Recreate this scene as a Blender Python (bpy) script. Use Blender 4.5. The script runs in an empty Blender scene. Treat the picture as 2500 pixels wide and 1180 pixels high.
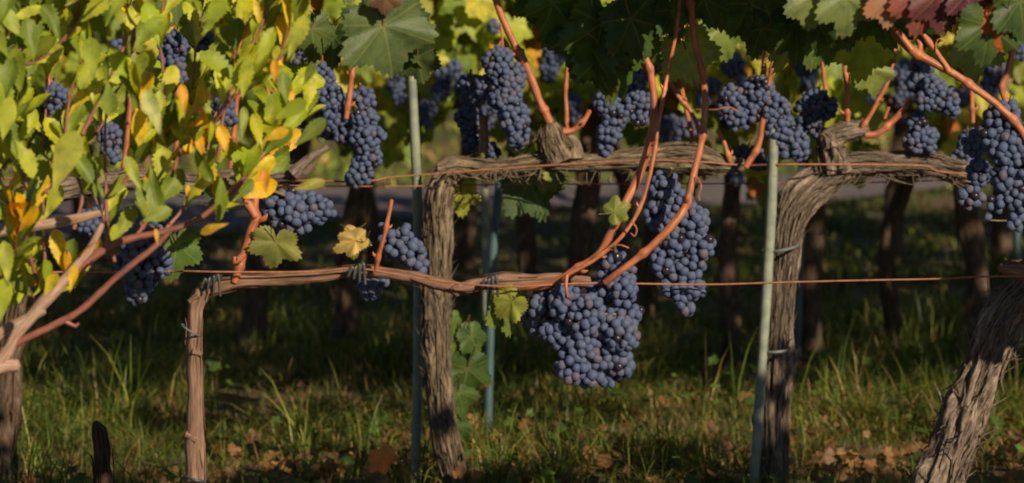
import bpy, math, random
import numpy as np
from mathutils import Matrix, Vector

# ------------------------------------------------------------------ camera, world, sun, exposure
S = bpy.context.scene
COL = S.collection
F = 12200.0; CAM_Z = 1.35; PITCH = math.atan(1113.0 / 12200.0)
cam_d = bpy.data.cameras.new('camera'); cam = bpy.data.objects.new('camera', cam_d); COL.objects.link(cam)
cam.location = (0, 0, CAM_Z); cam.rotation_euler = (math.pi / 2 - PITCH, 0, 0)
cam_d.sensor_width = 36.0; cam_d.lens = 36.0 * F / 2500.0
cam_d.clip_start = 0.1; cam_d.clip_end = 2000
cam_d.dof.use_dof = True; cam_d.dof.focus_distance = 8.1; cam_d.dof.aperture_fstop = 7.8
S.camera = cam
SUN_AZ = math.radians(36); SUN_EL = math.radians(27)        # to the right of and behind the camera
TO_SUN = Vector((math.sin(SUN_AZ) * math.cos(SUN_EL), -math.cos(SUN_AZ) * math.cos(SUN_EL), math.sin(SUN_EL)))
W = bpy.data.worlds.new('World'); S.world = W; W.use_nodes = True
wn = W.node_tree; sky = wn.nodes.new('ShaderNodeTexSky'); sky.sky_type = 'NISHITA'; sky.sun_disc = False
sky.sun_elevation = SUN_EL; sky.sun_rotation = math.atan2(TO_SUN.x, TO_SUN.y)
sky.air_density = 0.6; sky.dust_density = 0.2; sky.altitude = 300
bg = wn.nodes['Background']; bg.inputs[1].default_value = 0.05
wn.links.new(sky.outputs[0], bg.inputs[0])
sl = bpy.data.lights.new('sun', 'SUN'); sl.energy = 5.0; sl.angle = math.radians(0.5); sl.color = (1.0, 0.83, 0.59)
so = bpy.data.objects.new('sun', sl); COL.objects.link(so)
so.rotation_euler = TO_SUN.to_track_quat('Z', 'Y').to_euler(); so.location = (3, -3, 5)
S.view_settings.view_transform = 'Standard'; S.view_settings.look = 'None'
S.view_settings.exposure = 0.36; S.view_settings.gamma = 1.0
S.cycles.max_bounces = 6; S.cycles.diffuse_bounces = 2; S.cycles.transmission_bounces = 4; S.cycles.glossy_bounces = 2

D1, D2, D3, D4 = 7.3, 9.5, 11.7, 13.9                      # distances of the vine rows
rng = np.random.default_rng(7); random.seed(7)


def P(px, py, d):                                          # point of the photograph (2500 px) at distance d
    v = Vector((0, math.cos(PITCH), -math.sin(PITCH))) + Vector((1, 0, 0)) * ((px - 1250) / F) + Vector((0, math.sin(PITCH), math.cos(PITCH))) * ((590 - py) / F)
    k = d / v.y
    return Vector((v.x * k, d, CAM_Z + v.z * k))


def proj(p):
    c, s = math.cos(PITCH), math.sin(PITCH)
    z = p[2] - CAM_Z
    f = p[1] * c - z * s; u = p[1] * s + z * c
    return 1250 + F * p[0] / f, 590 - F * u / f


def gz(x, y):                                              # height of the ground
    return 0.014 * np.sin(x * 2.1 + y * 1.3) + 0.012 * np.sin(x * 4.7 - y * 3.1 + 1.0) + 0.008 * np.sin(x * 9 + y * 7)


# ------------------------------------------------------------------ materials
def mat(name):
    m = bpy.data.materials.new(name); m.use_nodes = True
    n = m.node_tree.nodes; l = m.node_tree.links
    return m, n, l, n['Principled BSDF']


def noise(n, l, vec, scale, detail=4, rough=.6):
    t = n.new('ShaderNodeTexNoise'); t.inputs['Scale'].default_value = scale
    t.inputs['Detail'].default_value = detail; t.inputs['Roughness'].default_value = rough
    if vec is not None: l.new(vec, t.inputs['Vector'])
    return t.outputs['Fac']


def ramp(n, l, fac, stops):
    r = n.new('ShaderNodeValToRGB'); e = r.color_ramp.elements
    while len(e) < len(stops): e.new(0.5)
    for i, (p, c) in enumerate(stops):
        e[i].position = p; e[i].color = (*c, 1)
    l.new(fac, r.inputs[0]); return r.outputs[0]


def mth(n, l, op, a, b=None, c=None):
    m = n.new('ShaderNodeMath'); m.operation = op
    for i, v in enumerate((a, b, c)):
        if v is None: continue
        if isinstance(v, (int, float)): m.inputs[i].default_value = v
        else: l.new(v, m.inputs[i])
    return m.outputs[0]


def mixc(n, l, fac, a, b, typ='MIX'):
    m = n.new('ShaderNodeMix'); m.data_type = 'RGBA'; m.blend_type = typ
    for s, v in ((m.inputs[0], fac), (m.inputs[6], a), (m.inputs[7], b)):
        if isinstance(v, (int, float)): s.default_value = v
        elif isinstance(v, tuple): s.default_value = (*v, 1)
        else: l.new(v, s)
    return m.outputs[2]


def bump(n, l, h, strength, dist, bsdf):
    b = n.new('ShaderNodeBump'); b.inputs['Strength'].default_value = strength; b.inputs['Distance'].default_value = dist
    l.new(h, b.inputs['Height']); l.new(b.outputs[0], bsdf.inputs['Normal'])


def uvmap(n, l, sx, sy):
    t = n.new('ShaderNodeTexCoord'); m = n.new('ShaderNodeMapping'); m.inputs['Scale'].default_value = (sx, sy, 1)
    l.new(t.outputs['UV'], m.inputs['Vector']); return m.outputs[0]


def rnd_value(n, l):                                       # one random number per separate piece
    oi = n.new('ShaderNodeObjectInfo'); g = n.new('ShaderNodeNewGeometry')
    return mth(n, l, 'FRACT', mth(n, l, 'ADD', oi.outputs['Random'], g.outputs['Random Per Island']))


def m_berry():
    m, n, l, b = mat('grape_skin')
    r = rnd_value(n, l)
    g = n.new('ShaderNodeNewGeometry')
    f1 = noise(n, l, g.outputs['Position'], 160, 3); f2 = noise(n, l, g.outputs['Position'], 900, 2)
    f = mth(n, l, 'ADD', mth(n, l, 'MULTIPLY', f1, .8), mth(n, l, 'MULTIPLY', f2, .35))
    bloom = mth(n, l, 'MULTIPLY_ADD', f, 2.2, -.28)
    bloom = mth(n, l, 'MINIMUM', mth(n, l, 'MAXIMUM', bloom, 0.0), 1.0)
    few = mth(n, l, 'LESS_THAN', r, .95)
    bloom = mth(n, l, 'MULTIPLY', bloom, mth(n, l, 'MULTIPLY_ADD', few, .9, .1))
    hue = ramp(n, l, r, [(0, (.068, .088, .160)), (.5, (.059, .081, .157)), (.8, (.078, .092, .152)), (.93, (.096, .084, .124))])
    c = mixc(n, l, bloom, (.012, .010, .020), hue)
    l.new(c, b.inputs['Base Color'])
    l.new(mth(n, l, 'MULTIPLY_ADD', bloom, .52, .22), b.inputs['Roughness'])
    b.inputs['Specular IOR Level'].default_value = .28
    return m


def m_bark(name, dark, mid, light, su=200, sv=30, bs=1.0):
    m, n, l, b = mat(name)
    uv = uvmap(n, l, su, sv); uv2 = uvmap(n, l, su * 3.2, sv * 3); uv3 = uvmap(n, l, 30, 14)
    f1 = noise(n, l, uv, 1, 4, .65); f2 = noise(n, l, uv2, 1, 3); f3 = noise(n, l, uv3, 1, 3)
    f = mth(n, l, 'ADD', mth(n, l, 'MULTIPLY', f1, .6), mth(n, l, 'MULTIPLY', f2, .4))
    c = ramp(n, l, f, [(.34, dark), (.47, mid), (.62, light)])
    t = ramp(n, l, f3, [(.35, (.72, .66, .6)), (.65, (1.1, 1.05, 1.0))])
    c = mixc(n, l, 1.0, c, t, 'MULTIPLY')
    l.new(c, b.inputs['Base Color']); b.inputs['Roughness'].default_value = .85
    b.inputs['Specular IOR Level'].default_value = .2
    bump(n, l, f, bs, .004, b)
    return m


def m_cane(name, a, c2, dark):
    m, n, l, b = mat(name)
    f = noise(n, l, uvmap(n, l, 220, 18), 1, 4); f2 = noise(n, l, uvmap(n, l, 40, 30), 1, 3)
    c = ramp(n, l, f, [(.36, c2), (.6, a)])
    c = mixc(n, l, ramp(n, l, f2, [(.46, (0, 0, 0)), (.70, (.85, .85, .85))]), c, dark)
    l.new(c, b.inputs['Base Color']); b.inputs['Roughness'].default_value = .5
    bump(n, l, f, .7, .002, b)
    return m


def m_leaf(name, source, veins=True):
    m, n, l, b = mat(name)
    if source == 'object':
        o = n.new('ShaderNodeObjectInfo'); base = o.outputs['Color']
    else:
        a = n.new('ShaderNodeAttribute'); a.attribute_name = 'Col'; base = a.outputs['Color']
    tc = n.new('ShaderNodeTexCoord'); uv = tc.outputs['UV']
    g = n.new('ShaderNodeNewGeometry')
    f = noise(n, l, g.outputs['Position'], 45, 4); f2 = noise(n, l, g.outputs['Position'], 260, 3)
    c = mixc(n, l, 1.0, base, ramp(n, l, f, [(.32, (.62, .66, .7)), (.5, (1, 1, 1)), (.7, (1.25, 1.15, .8))]), 'MULTIPLY')
    spot = ramp(n, l, f2, [(.66, (0, 0, 0)), (.74, (.55, .55, .55))])
    c = mixc(n, l, spot, c, (.13, .08, .03))
    if veins == 'vine':                                    # dry brown margins here and there
        ln = n.new('ShaderNodeVectorMath'); ln.operation = 'LENGTH'; l.new(uv, ln.inputs[0])
        fe = noise(n, l, g.outputs['Position'], 28, 3)
        edge = mth(n, l, 'MULTIPLY_ADD', fe, 2.4, mth(n, l, 'SUBTRACT', ln.outputs['Value'], 2.25))
        c = mixc(n, l, mth(n, l, 'MINIMUM', mth(n, l, 'MAXIMUM', mth(n, l, 'MULTIPLY', edge, 5.0), 0.0), .8), c, (.16, .085, .03))
    if veins:
        acc = None
        for ang in ((0, 52, -52, 108, -108) if veins == 'vine' else (0,)):
            d = (math.sin(math.radians(ang)), math.cos(math.radians(ang)), 0); q = (d[1], -d[0], 0)
            def dot(v):
                k = n.new('ShaderNodeVectorMath'); k.operation = 'DOT_PRODUCT'; l.new(uv, k.inputs[0]); k.inputs[1].default_value = v
                return k.outputs['Value']
            al = dot(d); pe = mth(n, l, 'ABSOLUTE', dot(q))
            w = mth(n, l, 'MULTIPLY_ADD', al, -.014, .026)
            line = mth(n, l, 'MULTIPLY', mth(n, l, 'LESS_THAN', pe, w), mth(n, l, 'GREATER_THAN', al, 0.0))
            # side veins leaving this rib
            ph = mth(n, l, 'FRACT', mth(n, l, 'MULTIPLY', mth(n, l, 'SUBTRACT', al, mth(n, l, 'MULTIPLY', pe, .75)), 6.5))
            side = mth(n, l, 'MULTIPLY', mth(n, l, 'LESS_THAN', ph, .09), mth(n, l, 'LESS_THAN', pe, mth(n, l, 'MULTIPLY', al, .42)))
            line = mth(n, l, 'MAXIMUM', line, mth(n, l, 'MULTIPLY', side, .45))
            acc = line if acc is None else mth(n, l, 'MAXIMUM', acc, line)
        lightc = mixc(n, l, .5, c, (.34, .36, .12))
        c = mixc(n, l, mth(n, l, 'MULTIPLY', acc, .45), c, lightc)
        bump(n, l, mth(n, l, 'ADD', mth(n, l, 'MULTIPLY', acc, -.6), f2), .5, .0015, b)
    l.new(c, b.inputs['Base Color']); b.inputs['Roughness'].default_value = .45
    b.inputs['Specular IOR Level'].default_value = .28
    tr = n.new('ShaderNodeBsdfTranslucent')
    tcx = mixc(n, l, 1.0, c, (1.5, 1.45, .45), 'MULTIPLY'); l.new(tcx, tr.inputs['Color'])
    mx = n.new('ShaderNodeMixShader'); mx.inputs[0].default_value = .36
    l.new(b.outputs[0], mx.inputs[1]); l.new(tr.outputs[0], mx.inputs[2])
    l.new(mx.outputs[0], n['Material Output'].inputs['Surface'])
    return m


def m_plain(name, col, col2=None, rough=.6, scale=60, bs=0.2, metallic=0.0):
    m, n, l, b = mat(name)
    g = n.new('ShaderNodeNewGeometry')
    f = noise(n, l, g.outputs['Position'], scale, 5)
    l.new(ramp(n, l, f, [(.35, col), (.65, col2 or tuple(c * .7 for c in col))]), b.inputs['Base Color'])
    b.inputs['Roughness'].default_value = rough; b.inputs['Metallic'].default_value = metallic
    bump(n, l, f, bs, .002, b)
    return m


M = {}
M['berry'] = m_berry()
M['bark_old'] = m_bark('old_vine_bark', (.014, .012, .010), (.135, .108, .078), (.32, .265, .19))
M['bark_grey'] = m_bark('grey_vine_bark', (.013, .010, .009), (.135, .108, .090), (.33, .275, .225))
M['bark_young'] = m_bark('young_vine_bark', (.055, .035, .027), (.20, .125, .095), (.32, .215, .165), 150, 9, .5)
M['cordon_young'] = m_bark('young_cordon_bark', (.04, .024, .018), (.17, .098, .07), (.30, .195, .145), 150, 9, .5)
M['bark_shaded'] = m_bark('shaded_vine_bark', (.02, .015, .012), (.08, .055, .04), (.17, .125, .095))  # darker copy of the vine bark; shade put into its colour
M['cane'] = m_cane('ripe_cane', (.43, .145, .06), (.27, .08, .034), (.15, .055, .035))
M['twig'] = m_cane('shrub_twig', (.26, .095, .06), (.17, .06, .045), (.10, .05, .045))
M['limb'] = m_bark('shrub_limb_bark', (.14, .085, .065), (.33, .22, .17), (.46, .34, .27), 90, 14, .5)
M['leaf'] = m_leaf('vine_leaf', 'object', 'vine')
M['foliage'] = m_leaf('vine_foliage', 'attr', 'vine')
M['shrub_leaf'] = m_leaf('shrub_leaf', 'object', 'mid')
M['shrub_foliage'] = m_leaf('shrub_foliage', 'attr', 'mid')
M['grass'] = m_leaf('grass_blade', 'attr', False)
M['stake'] = m_plain('weathered_stake', (.25, .275, .20), (.13, .155, .13), .65, 30, .5)
M['stake_blue'] = m_plain('blue_green_stake', (.05, .10, .11), (.035, .07, .08), .5, 25, .15)
M['wire'] = m_plain('rusty_wire', (.34, .13, .06), (.20, .08, .045), .6, 90, .2)
M['tie_dark'] = m_plain('dark_tie', (.03, .032, .035), (.06, .06, .06), .5, 90, .1)
M['tie_pale'] = m_plain('pale_tie', (.12, .14, .15), (.08, .095, .10), .6, 60, .1)
M['stem'] = m_plain('bunch_stalk', (.16, .14, .05), (.13, .06, .03), .6, 120, .2)
M['old_post'] = m_bark('old_post_wood', (.012, .007, .006), (.05, .028, .02), (.11, .065, .045), 200, 14)


def m_ground():
    m, n, l, b = mat('vineyard_soil')
    g = n.new('ShaderNodeNewGeometry'); p = g.outputs['Position']
    f1 = noise(n, l, p, 1.6, 5); f2 = noise(n, l, p, 22, 6); f3 = noise(n, l, p, 140, 4)
    soil = ramp(n, l, f2, [(.3, (.06, .035, .02)), (.55, (.18, .10, .052)), (.72, (.30, .17, .09))])
    turf = ramp(n, l, f3, [(.3, (.025, .035, .01)), (.7, (.10, .12, .03))])
    c = mixc(n, l, ramp(n, l, f1, [(.44, (.15, .15, .15)), (.6, (.9, .9, .9))]), soil, turf)
    l.new(c, b.inputs['Base Color']); b.inputs['Roughness'].default_value = .95
    bump(n, l, mth(n, l, 'ADD', f2, f3), .8, .03, b)
    return m


def m_path():
    m, n, l, b = mat('gravel_track')
    g = n.new('ShaderNodeNewGeometry'); p = g.outputs['Position']
    f = noise(n, l, p, 3, 5); f2 = noise(n, l, p, 120, 4)
    c = ramp(n, l, mth(n, l, 'ADD', mth(n, l, 'MULTIPLY', f, .6), mth(n, l, 'MULTIPLY', f2, .4)), [(.35, (.075, .062, .069)), (.65, (.135, .11, .12))])
    l.new(c, b.inputs['Base Color']); b.inputs['Roughness'].default_value = .95
    bump(n, l, f2, .6, .01, b)
    return m


M['ground'] = m_ground(); M['path'] = m_path()


# ------------------------------------------------------------------ mesh tools
class MB:
    def __init__(s):
        s.v = []; s.f = []; s.uv = []; s.c = []; s.n = 0

    def add(s, v, f, uv=None, col=None):                   # faces: list of index tuples (or an int array)
        v = np.asarray(v, float)
        s.v.append(v); s.uv.append(np.zeros((len(v), 2)) if uv is None else np.asarray(uv, float))
        s.c.append(np.tile(np.array(col if col is not None else (1, 1, 1), float), (len(v), 1)))
        s.f.append((np.asarray(f, int) + s.n)); s.n += len(v)

    def mesh(s, name, material, origin=(0, 0, 0), smooth=True):
        me = bpy.data.meshes.new(name)
        v = np.concatenate(s.v) - np.array(origin, float); uv = np.concatenate(s.uv); c = np.concatenate(s.c)
        loops = np.concatenate([f.ravel() for f in s.f])
        tot = np.concatenate([np.full(len(f), f.shape[1]) for f in s.f])
        start = np.concatenate([[0], np.cumsum(tot)[:-1]])
        me.vertices.add(len(v)); me.vertices.foreach_set('co', v.ravel())
        me.loops.add(len(loops)); me.loops.foreach_set('vertex_index', loops.astype(np.int32))
        me.polygons.add(len(tot)); me.polygons.foreach_set('loop_start', start.astype(np.int32))
        me.polygons.foreach_set('loop_total', tot.astype(np.int32))
        me.polygons.foreach_set('use_smooth', np.full(len(tot), smooth))
        u = me.uv_layers.new(name='UVMap'); u.data.foreach_set('uv', uv[loops].ravel())
        a = me.color_attributes.new('Col', 'FLOAT_COLOR', 'POINT')
        a.data.foreach_set('color', np.concatenate([c, np.ones((len(c), 1))], 1).ravel())
        me.update(); me.validate(); me.materials.append(material)
        return me


def link(name, me, parent=None, loc=(0, 0, 0)):
    o = bpy.data.objects.new(name, me); COL.objects.link(o); o.location = loc
    if parent is not None: o.parent = parent
    return o


def part(name, mb, material, parent):                      # a mesh in world coordinates made a child of its thing
    org = root_loc(parent)
    return link(name, mb.mesh(name, material, org), parent)


def root_loc(o):
    p = Vector((0, 0, 0))
    while o is not None:
        p += o.location; o = o.parent
    return p


def tag(o, label=None, cat=None, group=None, kind=None):
    if label: o['label'] = label
    if cat: o['category'] = cat
    if group: o['group'] = group
    if kind: o['kind'] = kind
    return o


def thing(name, loc, label, cat, group=None):
    return tag(link(name, None, None, loc), label, cat, group)


def catmull(pts, rad, step):
    p = np.array(pts, float); r = np.array(rad, float)
    if len(p) == 2:
        n = max(2, int(np.linalg.norm(p[1] - p[0]) / step)); t = np.linspace(0, 1, n + 1)[:, None]
        return p[0] + (p[1] - p[0]) * t, r[0] + (r[1] - r[0]) * t[:, 0]
    q = np.vstack([2 * p[0] - p[1], p, 2 * p[-1] - p[-2]]); out = []; ro = []
    for i in range(len(p) - 1):
        a, b, c, d = q[i:i + 4]; n = max(1, int(np.linalg.norm(c - b) / step))
        for t in np.linspace(0, 1, n, endpoint=False):
            out.append(.5 * (2 * b + (c - a) * t + (2 * a - 5 * b + 4 * c - d) * t * t + (3 * b - a - 3 * c + d) * t ** 3))
            ro.append(r[i] + (r[i + 1] - r[i]) * t)
    out.append(p[-1]); ro.append(r[-1])
    return np.array(out), np.array(ro)


def frames(c):
    t = np.gradient(c, axis=0); t /= np.linalg.norm(t, axis=1)[:, None] + 1e-12
    a = np.array([0, 1, 0.]) if abs(t[0][1]) < .8 else np.array([1., 0, 0])
    N = np.zeros_like(c); n = a - t[0] * a.dot(t[0]); n /= np.linalg.norm(n); N[0] = n
    for i in range(1, len(c)):
        n = n - t[i] * n.dot(t[i]); n /= np.linalg.norm(n) + 1e-12; N[i] = n
    return t, N, np.cross(t, N)


def vnoise(x, y, seed, period):                            # value noise, periodic in x
    def h(i, j):
        k = (np.mod(i, period) * 374761393 + j * 668265263 + seed * 974711) & 0x7fffffff
        k = ((k ^ (k >> 13)) * 1274126177) & 0x7fffffff
        return ((k ^ (k >> 16)) & 0xffff) / 65535.0
    xi = np.floor(x).astype(np.int64); yi = np.floor(y).astype(np.int64); fx = x - xi; fy = y - yi
    fx = fx * fx * (3 - 2 * fx); fy = fy * fy * (3 - 2 * fy)
    return (h(xi, yi) * (1 - fx) + h(xi + 1, yi) * fx) * (1 - fy) + (h(xi, yi + 1) * (1 - fx) + h(xi + 1, yi + 1) * fx) * fy


def tube(mb, pts, rad, seg=10, step=.012, rough=0.0, lump=0.0, seed=0, flat=1.0, nodes=None, twist=0.0, col=None):
    c, r = catmull(pts, rad, step); t, N, B = frames(c)
    s = np.concatenate([[0], np.cumsum(np.linalg.norm(np.diff(c, axis=0), axis=1))])
    if nodes:                                              # swollen nodes every «nodes» metres
        ph = ((s + seed * .013) % nodes) - nodes / 2; r = .71 * r * (1 + .42 * np.exp(-(ph / .0055) ** 2))
        hit = [i for i in range(2, len(c) - 2) if abs(ph[i]) < step * .5]
        for q, i in enumerate(hit[:12]):
            dr = N[i] * math.cos(q * math.pi + seed) + B[i] * math.sin(q * math.pi + seed); a = c[i] + dr * r[i] * .6
            tube(mb, [a, a + dr * r[i] * .9 + t[i] * r[i] * .5, a + dr * r[i] * 1.2 + t[i] * r[i] * 1.3], [r[i] * .5, r[i] * .42, r[i] * .12], 7, .003)
    th = np.linspace(0, 2 * np.pi, seg, endpoint=False)
    T, Sg = np.meshgrid(th, s); R = np.repeat(r[:, None], seg, 1)
    rr = float(np.mean(rad))
    if rough:
        per = max(6, int(seg * .45)); u = (T / (2 * np.pi) + twist * Sg) % 1.0 * per
        a = vnoise(u, Sg / (rr * 3.2), seed + 1, per); a2 = vnoise(u * 2, Sg / (rr * 1.3), seed + 5, per * 2)
        R = R * (1 + rough * ((a - .5) * 1.4 + (a2 - .5) * .8))
    if lump:
        b = vnoise(T / (2 * np.pi) * 3, Sg / (rr * 2.2), seed + 9, 3); R = R * (1 + lump * (b - .5) * 2)
    v = c[:, None, :] + N[:, None, :] * (R * np.cos(T))[..., None] + B[:, None, :] * (R * np.sin(T) * flat)[..., None]
    n = len(c); v = v.reshape(-1, 3)
    i = np.arange(n - 1)[:, None] * seg; j = np.arange(seg)[None]; j2 = (j + 1) % seg
    f = np.stack([i + j, i + j2, i + seg + j2, i + seg + j], -1).reshape(-1, 4)
    uv = np.stack([T * rr, Sg], -1).reshape(-1, 2)
    mb.add(v, f, uv, col)
    for k, sgn in ((0, -1), (n - 1, 1)):                   # rounded ends
        tip = c[k] + t[k] * sgn * r[k] * .35
        ring = v[k * seg:(k + 1) * seg]
        ff = [(a, (a + 1) % seg, seg) if sgn > 0 else ((a + 1) % seg, a, seg) for a in range(seg)]
        mb.add(np.vstack([ring, tip]), ff, np.vstack([uv[k * seg:(k + 1) * seg], [[0, s[k]]]]), col)
    return c, r, t, N, B


def bark(mb, pts, rad, seed, seg=40, rough=.34, strips=60, step=.006, length=(.04, .15), lump=.12, width=.0032, lift=.004, twist=.35):
    strips = int(strips * 1.7); width *= .72
    c, r, t, N, B = tube(mb, pts, rad, seg, step, rough, lump, seed, twist=twist)
    g = np.random.default_rng(seed); tot = len(c)
    for k in range(strips):                                # peeling strips of bark that hug the wood
        L = int(g.uniform(*length) / step); L = max(5, min(L, tot - 2)); i0 = int(g.integers(0, max(1, tot - L)))
        a0 = g.uniform(0, 2 * np.pi); idx = np.linspace(i0, i0 + L, 7).astype(int).clip(0, tot - 1)
        da = g.normal(0, .32); off = g.uniform(.0, .0025); e0, e1 = (g.random() < .35) * g.uniform(0, lift * 2), (g.random() < .5) * g.uniform(0, lift * 3.2)
        p = []
        for q, ii in enumerate(idx):
            w = q / 6; a = a0 + da * w; rad_ = r[ii] * 1.03 + off + e0 * max(0, 1 - w * 3) ** 2 + e1 * max(0, w * 3 - 2) ** 2
            p.append(c[ii] + (N[ii] * math.cos(a) + B[ii] * math.sin(a)) * rad_)
        w0 = g.uniform(.45, 1.1) * width
        tube(mb, p, [w0 * .35, w0 * .8, w0, w0, w0 * .9, w0 * .7, w0 * .2], 5, .02, 0, 0, 0, .6)
    return c, r, t, N, B


# ------------------------------------------------------------------ leaves
def leaf_verts(kind, seed, hi=True):
    g = np.random.default_rng(seed)
    if kind == 'vine':
        A = np.radians([0, 10, 29, 44, 57, 70, 88, 104, 119, 135, 152, 166, 176, 180])
        Rr = np.array([1.0, .93, .66 + g.uniform(-.06, .05), .80, .90, .82, .60 + g.uniform(-.05, .06), .66, .70, .64, .55, .40, .16, .10])
        n = 140 if hi else 44
        th = np.linspace(-np.pi, np.pi, n, endpoint=False)
        rad = np.interp(np.abs(th), A, Rr) * (1 + .05 * np.sin(2 * th + g.uniform(0, 6)))
        if hi:
            k = np.arange(n) % 4; rad *= 1 + np.array([-.045, .005, .065, .01])[k] * g.uniform(.7, 1.3, n) * np.clip((np.pi - np.abs(th)) * 3, 0, 1)
        else:
            rad *= 1 + np.where(np.arange(n) % 2, .05, -.04)
        rings = (.22, .45, .66, .84, 1.0) if hi else (.5, 1.0)
        v = [np.zeros((1, 2))]
        for q in rings: v.append(np.stack([np.sin(th), np.cos(th)], 1) * (rad * q)[:, None])
        v = np.vstack(v); x, y = v.T; rr = np.hypot(x, y); an = np.arctan2(x, y)
        fold = g.uniform(.05, .28); droop = g.uniform(.08, .34); ph = g.uniform(0, 6)
        z = fold * np.abs(x) - droop * rr ** 2 + .07 * rr ** 2 * np.sin(4 * an + ph) + .05 * rr * np.cos(5.0 * an * 1.16) + .03 * rr ** 2 * np.sin(9 * an + ph * 2)
        f = [(0, 1 + i, 1 + (i + 1) % n) for i in range(n)]
        f4 = []
        for q in range(len(rings) - 1):
            o = 1 + q * n
            f4 += [(o + i, o + n + i, o + n + (i + 1) % n, o + (i + 1) % n) for i in range(n)]
        return np.stack([x, y, z], 1), np.array(f), np.array(f4), v
    if kind == 'shrub':                                    # obovate leaf with a few shallow teeth
        n = 19 if hi else 7
        y = np.linspace(0, 1, n); w = np.interp(y, [0, .06, .25, .5, .68, .85, .95, 1], [.012, .02, .10, .19, .235, .19, .11, .01]) * g.uniform(.55, .95)
        if hi: w = w * (1 + np.where((np.arange(n) % 2 == 0) & (y > .35), .26, -.08) * g.uniform(.2, 1.0))
        v = []; bend = g.uniform(-.25, .35); fold = g.uniform(.1, .5); ph = g.uniform(0, 6)
        for i in range(n):
            for q in (-1, -.5, 0, .5, 1):
                xx = w[i] * q; v.append((xx, y[i], -bend * y[i] ** 2 + fold * abs(xx) + .03 * math.sin(y[i] * 8 + ph) * q))
        v = np.array(v)
        f4 = [(i * 5 + q, i * 5 + q + 1, i * 5 + q + 6, i * 5 + q + 5) for i in range(n - 1) for q in range(4)]
        return v, np.zeros((0, 3), int), np.array(f4), v[:, :2]


VINE_HI = [leaf_verts('vine', 10 + k) for k in range(7)]
VINE_LO = [leaf_verts('vine', 40 + k, False) for k in range(5)]
SHRUB_HI = [leaf_verts('shrub', 70 + k) for k in range(8)]


def leaf_mesh(name, lv, material, petiole=None):
    mb = MB(); mb.add(lv[0], lv[2], lv[3])
    if len(lv[1]): mb.add(lv[0], lv[1], lv[3])
    return mb.mesh(name, material)


VINE_ME = [leaf_mesh('leaf', lv, M['leaf']) for lv in VINE_HI]
VINE_LO_ME = [leaf_mesh('leaf', lv, M['leaf']) for lv in VINE_LO]
SHRUB_ME = [leaf_mesh('leaf', lv, M['shrub_leaf']) for lv in SHRUB_HI]


def basis(tip, normal):                                    # columns: across, tip, normal
    y = Vector(tip).normalized(); z = Vector(normal); z = (z - y * z.dot(y)).normalized(); x = y.cross(z)
    return Matrix((x, y, z)).transposed()


def leaf_obj(parent, me, pos, tip, normal, size, color, name='leaf', label=None, wide=1.0):
    o = bpy.data.objects.new(name, me); COL.objects.link(o); o.parent = parent
    o.matrix_local = Matrix.Translation(Vector(pos) - root_loc(parent)) @ basis(tip, normal).to_4x4() @ Matrix.Diagonal((size * wide, size, size, 1))
    o.color = (*color, 1)
    if label: o['label'] = label
    return o


def leaf_into(mb, lv, pos, tip, normal, size, color):
    m = np.array(basis(tip, normal)) * size
    v = lv[0] @ m.T + np.array(pos)
    mb.add(v, lv[2], lv[3], color)
    if len(lv[1]): mb.add(v, lv[1], lv[3], color)


GREENS = [(.055, .10, .022), (.07, .13, .025), (.045, .085, .02), (.09, .15, .03), (.06, .11, .03), (.12, .17, .03)]
YGREEN = [(.17, .22, .035), (.22, .25, .04), (.13, .19, .03), (.27, .26, .04)]
FARG = [(.34, .40, .05), (.30, .36, .03), (.27, .35, .045), (.48, .44, .06), (.16, .24, .035)]  # brighter than the near greens, so that far leaves look sunlit
YELLOW = [(.48, .34, .03), (.42, .36, .05), (.52, .26, .02)]
RUST = [(.38, .12, .035), (.30, .10, .04), (.22, .05, .05)]


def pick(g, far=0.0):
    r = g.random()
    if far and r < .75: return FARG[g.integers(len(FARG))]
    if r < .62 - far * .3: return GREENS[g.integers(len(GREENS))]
    if r < .93: return YGREEN[g.integers(len(YGREEN))]
    if r < .98: return YELLOW[g.integers(len(YELLOW))]
    return RUST[g.integers(len(RUST))]


def canopy(parent, x0, x1, yc, z0, z1, count, seed, size=(.045, .07), depth=.27, far=0.0, fringe=.1, low=1.15, parts=True, gap=None, keep_out=None):
    g = np.random.default_rng(seed); seen = []; rest = MB(); nrest = 0
    for k in range(count):
        x = g.uniform(x0, x1); yo = g.normal(0, depth * .6); yo = max(-depth, min(depth, yo))
        zb = z0 + fringe * (math.sin(x * 7 + seed) * .5 + math.sin(x * 17 + seed * 2) * .35 + .5)
        z = zb + (z1 - zb) * g.random() ** low
        if gap is not None and gap(x, z): continue
        sg = 1 if yo > 0 else -1
        tip = Vector((g.normal(0, .45), sg * g.uniform(0, .5), -1.0)); nor = Vector((g.normal(0, .45) + .1, sg * g.uniform(.3, 1.1) if g.random() < .75 else -sg * .5, g.uniform(.05, .9)))
        s = g.uniform(*size); c = pick(g, far); p = Vector((x, yc + yo, z))
        tipp = p + tip.normalized() * s; px, py = proj(tipp)
        if keep_out is not None and keep_out(px, py): continue
        vis = parts and -40 < px < 2540 and py > -10
        if vis: seen.append((yo - s * 3, p, tip, nor, s, c))
        else: leaf_into(rest, VINE_LO[g.integers(5)], p, tip, nor, s, c); nrest += 1
    seen.sort(key=lambda a: a[0])
    for q, (_, p, tip, nor, s, c) in enumerate(seen):
        if q < 100: leaf_obj(parent, (VINE_LO_ME if yc > D2 + 1 else VINE_ME)[g.integers(5)], p, tip, nor, s, c)
        else: leaf_into(rest, VINE_LO[g.integers(5)], p, tip, nor, s, c); nrest += 1
    if nrest:
        o = part('foliage', rest, M['foliage'], parent); o['kind'] = 'stuff'


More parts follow.
